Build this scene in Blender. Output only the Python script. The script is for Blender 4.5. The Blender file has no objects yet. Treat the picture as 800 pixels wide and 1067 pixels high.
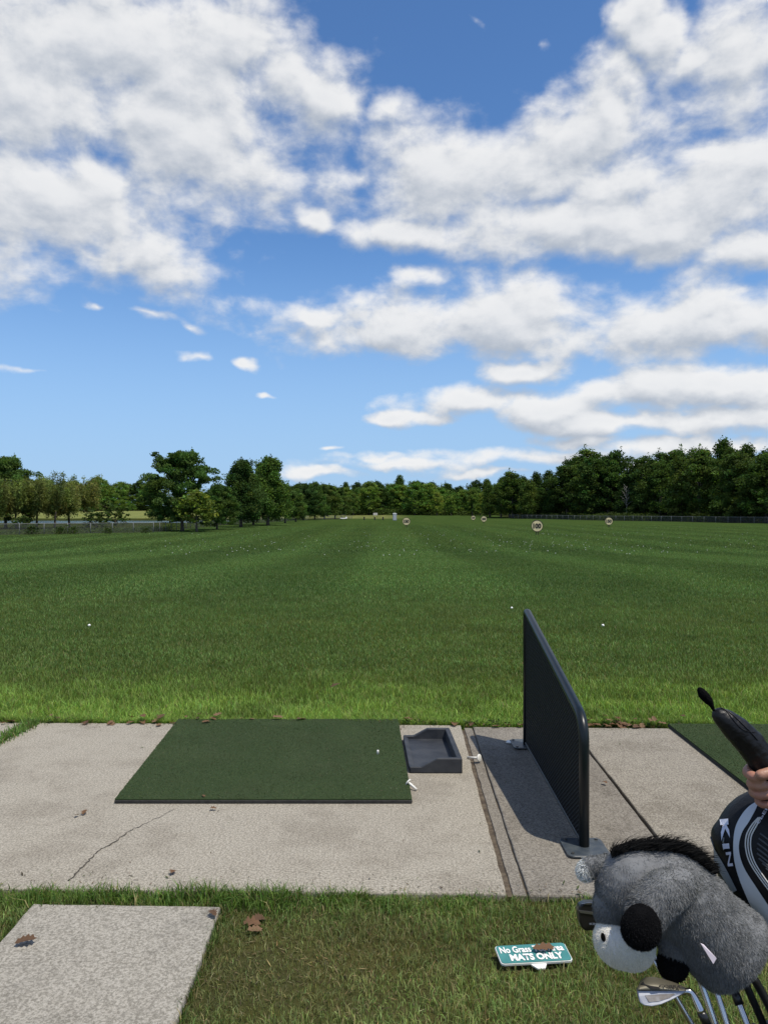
import bpy, bmesh, math, random
import numpy as np
from mathutils import Vector, Matrix, Euler
from mathutils.bvhtree import BVHTree
random.seed(7); rng = np.random.default_rng(7)
R = math.radians
SC = bpy.context.scene
COL = SC.collection

# ------------------------------------------------------------------ camera, sky, sun, exposure
CAMH = 1.6; F = 832.0; CX = 400.0; CY = 533.0
cam = bpy.data.objects.new('camera', bpy.data.cameras.new('camera')); COL.objects.link(cam)
cam.location = (0, 0, CAMH); cam.rotation_euler = (R(90), 0, 0)
cam.data.sensor_fit = 'HORIZONTAL'; cam.data.sensor_width = 36; cam.data.lens = 36*F/800
cam.data.clip_start = 0.05; cam.data.clip_end = 8000
SC.camera = cam

SUN_V = Vector((0.36, -0.30, 1.0)).normalized()
SUN_EL = math.asin(SUN_V.z); SUN_AZ = math.atan2(SUN_V.x, SUN_V.y)
sun = bpy.data.objects.new('sun', bpy.data.lights.new('sun', 'SUN')); COL.objects.link(sun)
sun.data.energy = 4.6; sun.data.angle = R(0.53); sun.data.color = (1.0, 0.93, 0.82)
sun.rotation_euler = SUN_V.to_track_quat('Z', 'Y').to_euler(); sun.location = (5, -5, 20)
SC.view_settings.view_transform = 'Standard'; SC.view_settings.look = 'None'
SC.view_settings.exposure = 0.0; SC.view_settings.gamma = 1.0; SC.view_settings.use_curve_mapping = False
SC.cycles.use_denoising = True
SC.cycles.max_bounces = 6; SC.cycles.transparent_max_bounces = 12
SC.cycles.sample_clamp_indirect = 4

# clouds: ellipses on the sky dome, written as (x, y, rx, ry, tilt, fade) in hundredths of view tangents
CLOUDS = [
 (70,40,150,75,0,0),(45,205,120,62,8,0),(150,262,66,34,24,0),(200,150,105,62,15,0),(285,75,78,42,12,0),(170,60,120,60,0,0),(20,120,100,70,0,.1),
 (330,100,40,30,20,.1),(240,60,80,40,0,0),(95,265,60,22,10,.25),
 (440,188,95,45,-4,0),(545,165,100,44,-14,0),(610,140,60,38,-20,.05),(645,100,34,42,-50,.1),(683,38,22,58,-22,.05),(672,8,26,24,0,0),(715,70,24,22,30,.15),(775,72,52,46,0,0),(750,195,110,46,-4,0),(660,190,80,40,0,.1),
 (570,232,190,26,-6,0),(430,243,75,18,0,0),(322,230,34,15,10,.3),(415,116,28,16,0,.3),(365,185,45,26,-10,.3),(795,258,40,26,0,.1),(690,242,100,24,-4,.1),
 (415,340,105,26,6,0),(545,325,120,36,-2,0),(690,340,140,36,2,0),(800,335,70,30,0,0),(432,292,36,15,6,.3),(330,325,40,14,0,.2),(555,382,40,13,0,.05),
 (480,418,62,16,-4,0),(412,434,30,7,0,.05),(570,425,80,19,3,0),(680,408,80,19,0,0),(770,402,70,24,-6,0),(640,440,120,15,3,.15),(760,440,80,16,0,.1),
 (560,476,150,11,-2,.35),(425,484,100,8,0,.4),(700,466,120,12,0,.3),(340,492,60,7,0,.5),(345,470,22,5,0,.7),(445,432,40,10,0,.1),(390,478,60,6,0,.5),(500,492,90,6,0,.5),(640,482,90,7,0,.4),(760,470,70,9,0,.35),(600,460,60,9,0,.3),
 (203,368,24,10,8,.38),(257,379,19,8,5,.36),(277,410,13,6,5,.45),(150,322,64,10,6,.75),(195,332,28,10,20,.6),(95,326,20,8,0,.7),(30,385,60,8,0,1.15),
 (555,45,26,11,20,.85),(495,28,30,8,25,.9),(760,310,50,10,-12,.3),
]
def azel(px, py):
    x = (px-CX)/F; z = (CY-py)/F
    return math.atan(x), math.atan2(z, math.sqrt(1+x*x))
w = bpy.data.worlds.new('World'); SC.world = w; w.use_nodes = True
def N(t, typ, **kw):
    n = t.nodes.new(typ)
    for k, v in kw.items(): setattr(n, k, v)
    return n
def math_node(t, op, a, b=None, c=None, clamp=False):
    n = N(t, 'ShaderNodeMath', operation=op, use_clamp=clamp)
    for i, v in enumerate((a, b, c)):
        if v is None: continue
        if isinstance(v, (int, float)): n.inputs[i].default_value = v
        else: t.links.new(v, n.inputs[i])
    return n.outputs[0]
def maprange(t, v, a, b, c=0, d=1, smooth=True):
    n = N(t, 'ShaderNodeMapRange', interpolation_type='SMOOTHSTEP' if smooth else 'LINEAR')
    t.links.new(v, n.inputs[0])
    for i, q in enumerate((a, b, c, d)): n.inputs[1+i].default_value = q
    return n.outputs[0]
def mixcol(t, f, a, b, blend='MIX'):
    n = N(t, 'ShaderNodeMix', data_type='RGBA', blend_type=blend)
    for s, v in ((n.inputs[0], f), (n.inputs[6], a), (n.inputs[7], b)):
        if isinstance(v, (int, float)): s.default_value = v
        elif isinstance(v, (tuple, list)): s.default_value = (*v[:3], 1)
        else: t.links.new(v, s)
    return n.outputs[2]
cg = bpy.data.node_groups.new('cloud_density', 'ShaderNodeTree')
cg.interface.new_socket('azel', in_out='INPUT', socket_type='NodeSocketVector')
cg.interface.new_socket('soft', in_out='OUTPUT', socket_type='NodeSocketFloat')
gi = N(cg, 'NodeGroupInput'); go = N(cg, 'NodeGroupOutput')
v = gi.outputs[0]
# wobble of the outline
wn = N(cg, 'ShaderNodeTexNoise', noise_dimensions='3D'); wn.inputs['Scale'].default_value = 9; wn.inputs['Detail'].default_value = 4
mp0 = N(cg, 'ShaderNodeMapping'); mp0.inputs['Scale'].default_value = (1, 1.5, 1); cg.links.new(v, mp0.inputs[0]); cg.links.new(mp0.outputs[0], wn.inputs['Vector'])
sub = N(cg, 'ShaderNodeVectorMath', operation='SUBTRACT'); cg.links.new(wn.outputs['Color'], sub.inputs[0]); sub.inputs[1].default_value = (.5, .5, .5)
sca = N(cg, 'ShaderNodeVectorMath', operation='MULTIPLY'); cg.links.new(sub.outputs[0], sca.inputs[0]); sca.inputs[1].default_value = (.11, .05, 0)
add = N(cg, 'ShaderNodeVectorMath', operation='ADD'); cg.links.new(v, add.inputs[0]); cg.links.new(sca.outputs[0], add.inputs[1])
vw = add.outputs[0]
cur = None; vb = vw
for ci, (px, py, rx, ry, tilt, fade) in enumerate(CLOUDS):
    a, e = azel(px, py)
    if ci % 6 == 0 and cur is not None:          # a vanishing link that makes the shader work through the list in short batches
        q = N(cg, 'ShaderNodeVectorMath', operation='MULTIPLY_ADD'); cg.links.new(cur, q.inputs[0]); q.inputs[1].default_value = (1e-7, 1e-7, 0); cg.links.new(vw, q.inputs[2]); vb = q.outputs[0]
    k = 1/F
    if abs(tilt) > 7:
        m = N(cg, 'ShaderNodeMapping', vector_type='TEXTURE')
        cg.links.new(vb, m.inputs['Vector'])
        m.inputs['Location'].default_value = (a, e, 0); m.inputs['Rotation'].default_value = (0, 0, R(-tilt))
        m.inputs['Scale'].default_value = (rx*k, ry*k, 1)
    else:
        m = N(cg, 'ShaderNodeVectorMath', operation='MULTIPLY_ADD'); cg.links.new(vb, m.inputs[0])
        m.inputs[1].default_value = (1/(rx*k), 1/(ry*k), 0); m.inputs[2].default_value = (-a/(rx*k), -e/(ry*k), 0)
    l = N(cg, 'ShaderNodeVectorMath', operation='LENGTH'); cg.links.new(m.outputs[0], l.inputs[0])
    d = l.outputs['Value']
    if fade: d = math_node(cg, 'ADD', d, fade)
    cur = d if cur is None else math_node(cg, 'SMOOTH_MIN', cur, d, 0.22)
mask = math_node(cg, 'SUBTRACT', 1.0, cur)
mask = math_node(cg, 'MAXIMUM', mask, -1.6)
# other parts of the sky: broken cloud from broad noise
sx = N(cg, 'ShaderNodeSeparateXYZ'); cg.links.new(v, sx.inputs[0])
far_az = maprange(cg, math_node(cg, 'ABSOLUTE', sx.outputs[0]), R(29), R(40))
bn = N(cg, 'ShaderNodeTexNoise'); bn.inputs['Scale'].default_value = 3.2; bn.inputs['Detail'].default_value = 3; cg.links.new(mp0.outputs[0], bn.inputs['Vector'])
alt = math_node(cg, 'MULTIPLY_ADD', bn.outputs['Fac'], 6.0, -3.2)
mixf = N(cg, 'ShaderNodeMix', data_type='FLOAT'); cg.links.new(far_az, mixf.inputs[0]); cg.links.new(mask, mixf.inputs[2]); cg.links.new(alt, mixf.inputs[3])
mask = mixf.outputs[0]
n1 = N(cg, 'ShaderNodeTexNoise', noise_dimensions='3D'); n1.inputs['Scale'].default_value = 9.5; n1.inputs['Detail'].default_value = 9; n1.inputs['Roughness'].default_value = .53; n1.inputs['Distortion'].default_value = .15
cg.links.new(mp0.outputs[0], n1.inputs['Vector'])
n2 = N(cg, 'ShaderNodeTexNoise', noise_dimensions='3D'); n2.inputs['Scale'].default_value = 34; n2.inputs['Detail'].default_value = 5; n2.inputs['Roughness'].default_value = .6; n2.inputs['Distortion'].default_value = .3
cg.links.new(mp0.outputs[0], n2.inputs['Vector'])
dens = math_node(cg, 'MULTIPLY_ADD', math_node(cg, 'SUBTRACT', n1.outputs['Fac'], .48), 2.9, mask)
dens = math_node(cg, 'MULTIPLY_ADD', math_node(cg, 'SUBTRACT', n2.outputs['Fac'], .5), .62, dens)
cg.links.new(dens, go.inputs[0])

t = w.node_tree; t.nodes.clear()
sky = N(t, 'ShaderNodeTexSky', sky_type='NISHITA', sun_disc=False); sky.sun_elevation = SUN_EL; sky.sun_rotation = SUN_AZ
sky.air_density = 1.0; sky.dust_density = 0.15; sky.ozone_density = 2.2; sky.altitude = 50
tc = N(t, 'ShaderNodeTexCoord'); sp = N(t, 'ShaderNodeSeparateXYZ'); t.links.new(tc.outputs['Generated'], sp.inputs[0])
az = math_node(t, 'ARCTAN2', sp.outputs[0], sp.outputs[1]); el = math_node(t, 'ARCSINE', sp.outputs[2])
cv = N(t, 'ShaderNodeCombineXYZ'); t.links.new(az, cv.inputs[0]); t.links.new(el, cv.inputs[1])
def cloud_at(dx, dy):
    o = N(t, 'ShaderNodeVectorMath', operation='ADD'); t.links.new(cv.outputs[0], o.inputs[0]); o.inputs[1].default_value = (dx, dy, 0)
    g = N(t, 'ShaderNodeGroup'); g.node_tree = cg; t.links.new(o.outputs[0], g.inputs[0]); return g.outputs[0]
c0 = cloud_at(0, 0); c1 = cloud_at(.007, .018)
low = maprange(t, el, R(7), R(20), 1.3, 1.0)
cover = maprange(t, math_node(t, 'MULTIPLY', math_node(t, 'ADD', c0, .02), low), -.42, .62)
relief = maprange(t, math_node(t, 'SUBTRACT', c0, c1), -.85, .70)
thick = maprange(t, c0, .2, 1.5)
lit = mixcol(t, relief, (.50, .555, .64), (1.0, 1.0, 1.0))
lit2 = mixcol(t, math_node(t, 'MULTIPLY', thick, .35), lit, (.76, .79, .84))
skyc = N(t, 'ShaderNodeVectorMath', operation='MULTIPLY'); t.links.new(sky.outputs[0], skyc.inputs[0])
SKY_STR = 0.115
skyc.inputs[1].default_value = (.70, .98, 1.26)
clc = N(t, 'ShaderNodeVectorMath', operation='SCALE'); t.links.new(lit2, clc.inputs[0]); clc.inputs['Scale'].default_value = 0.90/SKY_STR
above = maprange(t, el, R(-.5), R(2.0))
fac = math_node(t, 'MULTIPLY', math_node(t, 'MULTIPLY', cover, above), .96)
lowair = maprange(t, el, R(0), R(20), .85, 0)
skyh = mixcol(t, lowair, skyc.outputs[0], tuple(q/SKY_STR for q in (.36, .55, .84)))
final = mixcol(t, fac, skyh, clc.outputs[0])
bg = N(t, 'ShaderNodeBackground'); bg.inputs['Strength'].default_value = SKY_STR; t.links.new(final, bg.inputs[0])
wo = N(t, 'ShaderNodeOutputWorld'); t.links.new(bg.outputs[0], wo.inputs[0])
w.cycles.sampling_method = 'MANUAL'; w.cycles.sample_map_resolution = 512

# ------------------------------------------------------------------ helpers
def P(px, py, z):
    return Vector(((px-CX)/F*z, z, CAMH-(py-CY)/F*z))
def G(px, py, h=0.0):
    z = F*(CAMH-h)/(py-CY); return Vector(((px-CX)/F*z, z, h))
def smooth01(a, b, x):
    q = np.clip((x-a)/(b-a), 0, 1); return q*q*(3-2*q)
def material(name, col, rough=.8, var=None, vscale=20, bump=0, bscale=60, metal=0, spec=.5, sheen=0, detail=6):
    m = bpy.data.materials.new(name); m.use_nodes = True; t = m.node_tree
    b = t.nodes['Principled BSDF']; b.inputs['Base Color'].default_value = (*col, 1); b.inputs['Roughness'].default_value = rough
    b.inputs['Metallic'].default_value = metal; b.inputs['Specular IOR Level'].default_value = spec
    if sheen: b.inputs['Sheen Weight'].default_value = sheen
    tcn = N(t, 'ShaderNodeTexCoord')
    if var:
        n = N(t, 'ShaderNodeTexNoise'); n.inputs['Scale'].default_value = vscale; n.inputs['Detail'].default_value = detail
        t.links.new(tcn.outputs['Object'], n.inputs['Vector'])
        f = maprange(t, n.outputs['Fac'], .3, .7)
        t.links.new(mixcol(t, f, col, var), b.inputs['Base Color'])
    if bump:
        n2 = N(t, 'ShaderNodeTexNoise'); n2.inputs['Scale'].default_value = bscale; n2.inputs['Detail'].default_value = 4
        t.links.new(tcn.outputs['Object'], n2.inputs['Vector'])
        bp = N(t, 'ShaderNodeBump'); bp.inputs['Strength'].default_value = bump; bp.inputs['Distance'].default_value = .01
        t.links.new(n2.outputs['Fac'], bp.inputs['Height']); t.links.new(bp.outputs[0], b.inputs['Normal'])
    return m
def leaf_material(name, trans=.35, rough=.6, spec=.25, tint=(1, 1, 1), each=False):
    """colour from the per-leaf attribute 'tone'; leaves let light through"""
    m = bpy.data.materials.new(name); m.use_nodes = True; t = m.node_tree
    b = t.nodes['Principled BSDF']; b.inputs['Roughness'].default_value = rough; b.inputs['Specular IOR Level'].default_value = spec
    at = N(t, 'ShaderNodeAttribute', attribute_name='tone')
    c = mixcol(t, 1.0, at.outputs['Color'], tint, 'MULTIPLY')
    if each:
        oi = N(t, 'ShaderNodeObjectInfo'); rp = N(t, 'ShaderNodeValToRGB'); e_ = rp.color_ramp.elements
        e_[0].color = (.80, .88, .85, 1); e_[1].color = (1.5, 1.4, 1.15, 1); e_[0].position = .1; e_[1].position = .95
        q_ = e_.new(.55); q_.color = (1.15, 1.25, 1.0, 1); t.links.new(oi.outputs['Random'], rp.inputs[0]); c = mixcol(t, 1.0, c, rp.outputs[0], 'MULTIPLY')
    t.links.new(c, b.inputs['Base Color'])
    if trans:
        tr = N(t, 'ShaderNodeBsdfTranslucent'); tcx = mixcol(t, 1.0, c, (1.5, 1.5, .7), 'MULTIPLY'); t.links.new(tcx, tr.inputs[0])
        mx = N(t, 'ShaderNodeMixShader'); mx.inputs[0].default_value = trans
        t.links.new(b.outputs[0], mx.inputs[1]); t.links.new(tr.outputs[0], mx.inputs[2])
        t.links.new(mx.outputs[0], t.nodes['Material Output'].inputs[0])
    return m
def props(o, label=None, cat=None, group=None, kind=None):
    if label: o['label'] = label
    if cat: o['category'] = cat
    if group: o['group'] = group
    if kind: o['kind'] = kind
    return o
def link(name, mesh, mat=None, parent=None, world=False):
    o = bpy.data.objects.new(name, mesh); COL.objects.link(o)
    if mat is not None and len(mesh.materials) == 0: mesh.materials.append(mat)
    if parent is not None:
        o.parent = parent
        if world:
            pw = parent.matrix_basis if parent.parent is None else parent.parent.matrix_basis @ parent.matrix_parent_inverse @ parent.matrix_basis
            o.matrix_parent_inverse = pw.inverted()
    return o
def thing(name, loc, label, cat, group=None):
    o = bpy.data.objects.new(name, None); COL.objects.link(o); o.location = loc; o.empty_display_size = .05
    return props(o, label, cat, group)
def bm_mesh(bm, name, smooth=False):
    bmesh.ops.recalc_face_normals(bm, faces=bm.faces)
    m = bpy.data.meshes.new(name); bm.to_mesh(m); bm.free()
    if smooth: m.polygons.foreach_set('use_smooth', [True]*len(m.polygons))
    return m
def tri_mesh(name, co, tris, tone=None, smooth=False):
    m = bpy.data.meshes.new(name); co = np.asarray(co, np.float32).reshape(-1, 3); tris = np.asarray(tris, np.int32).reshape(-1, 3)
    m.vertices.add(len(co)); m.vertices.foreach_set('co', co.ravel())
    m.loops.add(tris.size); m.loops.foreach_set('vertex_index', tris.ravel())
    m.polygons.add(len(tris)); m.polygons.foreach_set('loop_start', np.arange(0, tris.size, 3, dtype=np.int32))
    m.update(calc_edges=True)
    if tone is not None:
        a = m.attributes.new('tone', 'FLOAT_COLOR', 'POINT')
        c4 = np.ones((len(co), 4), np.float32); c4[:, :3] = tone; a.data.foreach_set('color', c4.ravel())
    if smooth: m.polygons.foreach_set('use_smooth', np.ones(len(tris), bool))
    return m
def box(bm, x0, x1, y0, y1, z0, z1, bev=0, M=None, segs=1):
    g = bmesh.ops.create_cube(bm, size=1)['verts']
    for v_ in g: v_.co = Vector(((x0+x1)/2+v_.co.x*(x1-x0), (y0+y1)/2+v_.co.y*(y1-y0), (z0+z1)/2+v_.co.z*(z1-z0)))
    if bev:
        es = list({e for v_ in g for e in v_.link_edges})
        r = bmesh.ops.bevel(bm, geom=es, offset=bev, segments=segs, affect='EDGES', profile=.5)
        g = list({v_ for f in r['faces'] for v_ in f.verts} | {v_ for v_ in g if v_.is_valid})
    if M is not None: bmesh.ops.transform(bm, matrix=M, verts=[v_ for v_ in g if v_.is_valid])
    return g
def prism(bm, pts, dvec, bev=0, segs=1):
    """closed polygon pts extruded along dvec"""
    a = [bm.verts.new(p) for p in pts]; f = bm.faces.new(a)
    r = bmesh.ops.extrude_face_region(bm, geom=[f])
    nv = [x for x in r['geom'] if isinstance(x, bmesh.types.BMVert)]
    bmesh.ops.translate(bm, vec=dvec, verts=nv)
    if bev:
        es = list({e for v_ in a+nv for e in v_.link_edges})
        bmesh.ops.bevel(bm, geom=es, offset=bev, segments=segs, affect='EDGES', profile=.5)
def tube(bm, pts, rad, n=10, cap=True):
    pts = [Vector(p) for p in pts]; rad = [rad]*len(pts) if isinstance(rad, (int, float)) else rad
    rings = []; ref = None
    for i, p in enumerate(pts):
        d = (pts[min(i+1, len(pts)-1)]-pts[max(i-1, 0)]).normalized()
        if ref is None:
            ref = d.orthogonal().normalized()
        ref = (ref-d*ref.dot(d)).normalized(); b = d.cross(ref)
        rings.append([bm.verts.new(p+(ref*math.cos(2*math.pi*k/n)+b*math.sin(2*math.pi*k/n))*rad[i]) for k in range(n)])
    for a, b in zip(rings, rings[1:]):
        for k in range(n): bm.faces.new((a[k], a[(k+1) % n], b[(k+1) % n], b[k]))
    if cap: bm.faces.new(rings[0][::-1]); bm.faces.new(rings[-1])
def tube_mesh(name, pts, rad, n=10, smooth=True):
    bm = bmesh.new(); tube(bm, pts, rad, n); return bm_mesh(bm, name, smooth)
def catmull(pts, n=6):
    pts = [Vector(p) for p in pts]; out = []
    for i in range(len(pts)-1):
        p0, p1, p2, p3 = pts[max(i-1, 0)], pts[i], pts[i+1], pts[min(i+2, len(pts)-1)]
        for k in range(n):
            s = k/n; out.append(.5*((2*p1)+(p2-p0)*s+(2*p0-5*p1+4*p2-p3)*s*s+(3*p1-p0-3*p2+p3)*s**3))
    return out+[pts[-1]]
def evaluated(mesh, mods, name):
    o = bpy.data.objects.new('tmp', mesh); COL.objects.link(o)
    for typ, kw in mods:
        md = o.modifiers.new(typ, typ)
        for k, val in kw.items(): setattr(md, k, val)
    dg = bpy.context.evaluated_depsgraph_get(); dg.update()
    r = bpy.data.meshes.new_from_object(o.evaluated_get(dg)); r.name = name
    bpy.data.objects.remove(o); return r
def ellipsoid(bm, c, rx, ry, rz, rot=None, seg=24):
    g = bmesh.ops.create_uvsphere(bm, u_segments=seg, v_segments=seg//2, radius=1)['verts']
    M = Matrix.Translation(c) @ (rot.to_4x4() if rot else Matrix()) @ Matrix.Diagonal((rx, ry, rz, 1))
    bmesh.ops.transform(bm, matrix=M, verts=g)
def capsule(bm, pts, rad, seg=16, gap=.45):
    """a chain of round balls close enough to read as one swept body"""
    for (a, ra), (b, rb) in zip(zip(pts, rad), zip(pts[1:], rad[1:])):
        a = Vector(a); b = Vector(b); n = max(2, int((b-a).length/(min(ra, rb)*gap)))
        for i in range(n+1):
            s = i/n; ellipsoid(bm, a.lerp(b, s), *(3*[ra+(rb-ra)*s]), seg=seg)
def blob(bm, name, voxel, smooth=4, smooth_fac=.5):
    m = bpy.data.meshes.new('raw'); bm.to_mesh(m); bm.free()
    r = evaluated(m, [('REMESH', dict(mode='VOXEL', voxel_size=voxel)), ('SMOOTH', dict(iterations=smooth, factor=smooth_fac))], name)
    r.polygons.foreach_set('use_smooth', [True]*len(r.polygons)); return r
def text_mesh(s, bold=.0, res=3):
    c = bpy.data.curves.new('txt', 'FONT'); c.body = s; c.size = 1; c.offset = bold; c.resolution_u = res
    o = bpy.data.objects.new('tmp', c); COL.objects.link(o)
    dg = bpy.context.evaluated_depsgraph_get(); dg.update()
    m = bpy.data.meshes.new_from_object(o.evaluated_get(dg)); bpy.data.objects.remove(o)
    return m
def text_on(name, s, origin, ex, ey, mat, parent, lift, bold=.02, fit=True, world=True, thick=0):
    """flat lettering: ex / ey are the box's full width and height vectors, origin its lower left corner"""
    m = text_mesh(s, bold); n = ex.cross(ey).normalized()
    xs = [v_.co.x for v_ in m.vertices]; ys = [v_.co.y for v_ in m.vertices]
    x0, x1, y0, y1 = min(xs), max(xs), min(ys), max(ys)
    for v_ in m.vertices:
        v_.co = origin+ex*((v_.co.x-x0)/(x1-x0))+ey*((v_.co.y-y0)/(y1-y0))+n*lift
    return link(name, m, mat, parent, world)

# ------------------------------------------------------------------ ground
E1 = Vector((1, -.0216, 0)); E2 = Vector((.0216, 1, 0))       # the axes of the tee line
def S(s, t_, z=0): return Vector((s+.0216*t_, t_-.0216*s, z))
FENCE_L = [(-78, 78), (-46, 88), (-30, 104), (-31, 180), (-25, 268), (-12, 300)]
FENCE_R = [(118, 128), (104, 156), (88, 183), (67, 248), (50, 318)]
def fence_x(poly, y):
    ys = np.array([p[1] for p in poly]); xs = np.array([p[0] for p in poly]); o = np.argsort(ys)
    return np.interp(y, ys[o], xs[o])
def gh(x, y):
    x = np.asarray(x, float); y = np.asarray(y, float)
    h = -.035-.985*smooth01(5.5, 62, y)
    h = h + .06*np.sin(x*.11+1)*np.sin(y*.07)*smooth01(20, 60, y)
    # bank beyond the far end of the range
    h = h + 1.3*smooth01(300, 400, y)*smooth01(-150, -20, x)
    # pond hollow and the far bank to the left
    left = smooth01(-40, -58, x)
    basin = smooth01(192, 206, y)*(1-smooth01(292, 318, y))*left*smooth01(-240, -215, x)
    bank = smooth01(300, 430, y)*left*3.1
    h = h - 1.6*basin + bank
    h = h + 22*smooth01(650, 1500, y)*(.6+.4*np.sin(x*.004+1)) + 14*smooth01(300, 900, np.abs(x))
    return h
def ground_mesh():
    ys = np.concatenate([np.linspace(-12, 3, 14), np.linspace(3.4, 12, 40), np.linspace(12.5, 70, 90), np.linspace(71, 190, 80), np.linspace(191, 330, 120), np.linspace(332, 480, 50), np.linspace(500, 3200, 40)])
    xr = np.concatenate([np.linspace(0, 12, 36), np.linspace(12.8, 60, 60), np.linspace(61, 140, 70), np.linspace(143, 300, 40), np.linspace(320, 2500, 30)])
    xs = np.concatenate([-xr[:0:-1], xr])
    X, Y = np.meshgrid(xs, ys); Z = gh(X, Y); nx, ny = len(xs), len(ys)
    co = np.stack([X, Y, Z], -1).reshape(-1, 3)
    i = (np.arange(ny-1)[:, None]*nx+np.arange(nx-1)[None]).ravel()
    tris = np.concatenate([np.stack([i, i+1, i+nx+1], 1), np.stack([i, i+nx+1, i+nx], 1)])
    x, y = co[:, 0], co[:, 1]
    fl = fence_x(FENCE_L, y); fr = fence_x(FENCE_R, y)
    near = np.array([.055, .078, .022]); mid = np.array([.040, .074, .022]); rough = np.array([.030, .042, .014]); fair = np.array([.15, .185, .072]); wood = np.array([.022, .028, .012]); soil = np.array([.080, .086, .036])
    c = near[None]*(1-smooth01(7, 22, y))[:, None]+mid[None]*smooth01(7, 22, y)[:, None]
    def put(c, k, f): return c*(1-f[:, None])+k[None]*f[:, None]
    c = put(c, soil, 1-smooth01(3.7, 5.0, y))
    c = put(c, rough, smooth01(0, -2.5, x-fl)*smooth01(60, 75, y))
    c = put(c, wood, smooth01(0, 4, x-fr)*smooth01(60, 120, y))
    c = put(c, fair*.8, smooth01(300, 322, y)*smooth01(-60, -40, x)*(1-smooth01(0, 14, x)))
    c = put(c, fair, smooth01(310, 322, y)*smooth01(-45, -55, x))
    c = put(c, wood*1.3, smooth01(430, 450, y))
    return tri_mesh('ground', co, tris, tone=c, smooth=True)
gm = bpy.data.materials.new('ground'); gm.use_nodes = True; t = gm.node_tree; b = t.nodes['Principled BSDF']
b.inputs['Roughness'].default_value = .95; b.inputs['Specular IOR Level'].default_value = 0
at = N(t, 'ShaderNodeAttribute', attribute_name='tone'); tcn = N(t, 'ShaderNodeTexCoord')
def tex(t, src, scale, detail=5, sc=(1, 1, 1), rough=.55):
    mp = N(t, 'ShaderNodeMapping'); mp.inputs['Scale'].default_value = sc; t.links.new(src, mp.inputs[0])
    n = N(t, 'ShaderNodeTexNoise'); n.inputs['Scale'].default_value = scale; n.inputs['Detail'].default_value = detail; n.inputs['Roughness'].default_value = rough
    t.links.new(mp.outputs[0], n.inputs['Vector']); return n.outputs['Fac']
nA = tex(t, tcn.outputs['Object'], .16, 6); nB = tex(t, tcn.outputs['Object'], 1.6, 6, rough=.7); nS = tex(t, tcn.outputs['Object'], .5, 3, (1, .03, 1)); nC = tex(t, tcn.outputs['Object'], 26, 6, rough=.85)
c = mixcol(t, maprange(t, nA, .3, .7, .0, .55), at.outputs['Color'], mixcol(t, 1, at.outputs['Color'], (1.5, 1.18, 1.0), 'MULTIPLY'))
c = mixcol(t, maprange(t, nS, .35, .65, 0, .45), c, mixcol(t, 1, c, (.66, .76, .7), 'MULTIPLY'))
c = mixcol(t, maprange(t, nB, .35, .68, 0, .6), c, mixcol(t, 1, c, (1.55, 1.35, 1.1), 'MULTIPLY'))
c = mixcol(t, maprange(t, nC, .4, .62, 0, .6), c, mixcol(t, 1, c, (.42, .42, .36), 'MULTIPLY'))
t.links.new(c, b.inputs['Base Color'])
bp = N(t, 'ShaderNodeBump'); bp.inputs['Strength'].default_value = .8; bp.inputs['Distance'].default_value = .03
t.links.new(nC, bp.inputs['Height']); t.links.new(bp.outputs[0], b.inputs['Normal'])
props(link('ground', ground_mesh(), gm), kind='structure')
# pond
bm = bmesh.new(); bm.faces.new([bm.verts.new(p) for p in ((-235, 190, -1.75), (-46, 190, -1.75), (-46, 322, -1.75), (-235, 322, -1.75))])
pm = material('pond_water', (.03, .045, .04), .12, bump=1.0, bscale=1.6)
pm.node_tree.nodes['Bump'].inputs['Distance'].default_value = .16
props(link('water', bm_mesh(bm, 'water'), pm), kind='structure')

# concrete
def concrete(name, c0, c1, stain):
    m = bpy.data.materials.new(name); m.use_nodes = True; t = m.node_tree; b = t.nodes['Principled BSDF']; b.inputs['Roughness'].default_value = .88; b.inputs['Specular IOR Level'].default_value = .25
    tcn = N(t, 'ShaderNodeTexCoord'); o = tcn.outputs['Object']
    fine = tex(t, o, 210, 3, rough=.75); agg = tex(t, o, 92, 4, rough=.8); big = tex(t, o, 1.7, 6, rough=.72); mid = tex(t, o, 9, 7, rough=.75); broom = tex(t, o, 30, 3, (6, .25, 1))
    c = mixcol(t, maprange(t, agg, .40, .60), c0, c1)
    c = mixcol(t, maprange(t, fine, .58, .66, 0, .6), c, (.44, .415, .37))
    c = mixcol(t, maprange(t, fine, .34, .42, .7, 0), c, mixcol(t, 1, c, (.45, .42, .38), 'MULTIPLY'))
    c = mixcol(t, maprange(t, broom, .45, .65, 0, .30), c, mixcol(t, 1, c, (.72, .70, .68), 'MULTIPLY'))
    c = mixcol(t, maprange(t, big, .46, .64, 0, .55), c, mixcol(t, 1, c, stain, 'MULTIPLY'))
    c = mixcol(t, maprange(t, mid, .52, .70, 0, .5), c, mixcol(t, 1, c, stain, 'MULTIPLY'))
    t.links.new(c, b.inputs['Base Color'])
    bp = N(t, 'ShaderNodeBump'); bp.inputs['Strength'].default_value = .4; bp.inputs['Distance'].default_value = .002
    t.links.new(math_node(t, 'ADD', agg, math_node(t, 'ADD', fine, math_node(t, 'MULTIPLY', broom, .5))), bp.inputs['Height']); t.links.new(bp.outputs[0], b.inputs['Normal'])
    return m
con_a = concrete('concrete_main', (.196, .178, .143), (.392, .362, .300), (.66, .64, .62))
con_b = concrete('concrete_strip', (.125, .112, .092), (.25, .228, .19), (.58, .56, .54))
con_c = concrete('concrete_bay', (.145, .130, .104), (.325, .297, .243), (.6, .58, .55))
con_d = concrete('concrete_path', (.185, .172, .142), (.365, .343, .295), (.6, .6, .6))
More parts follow.
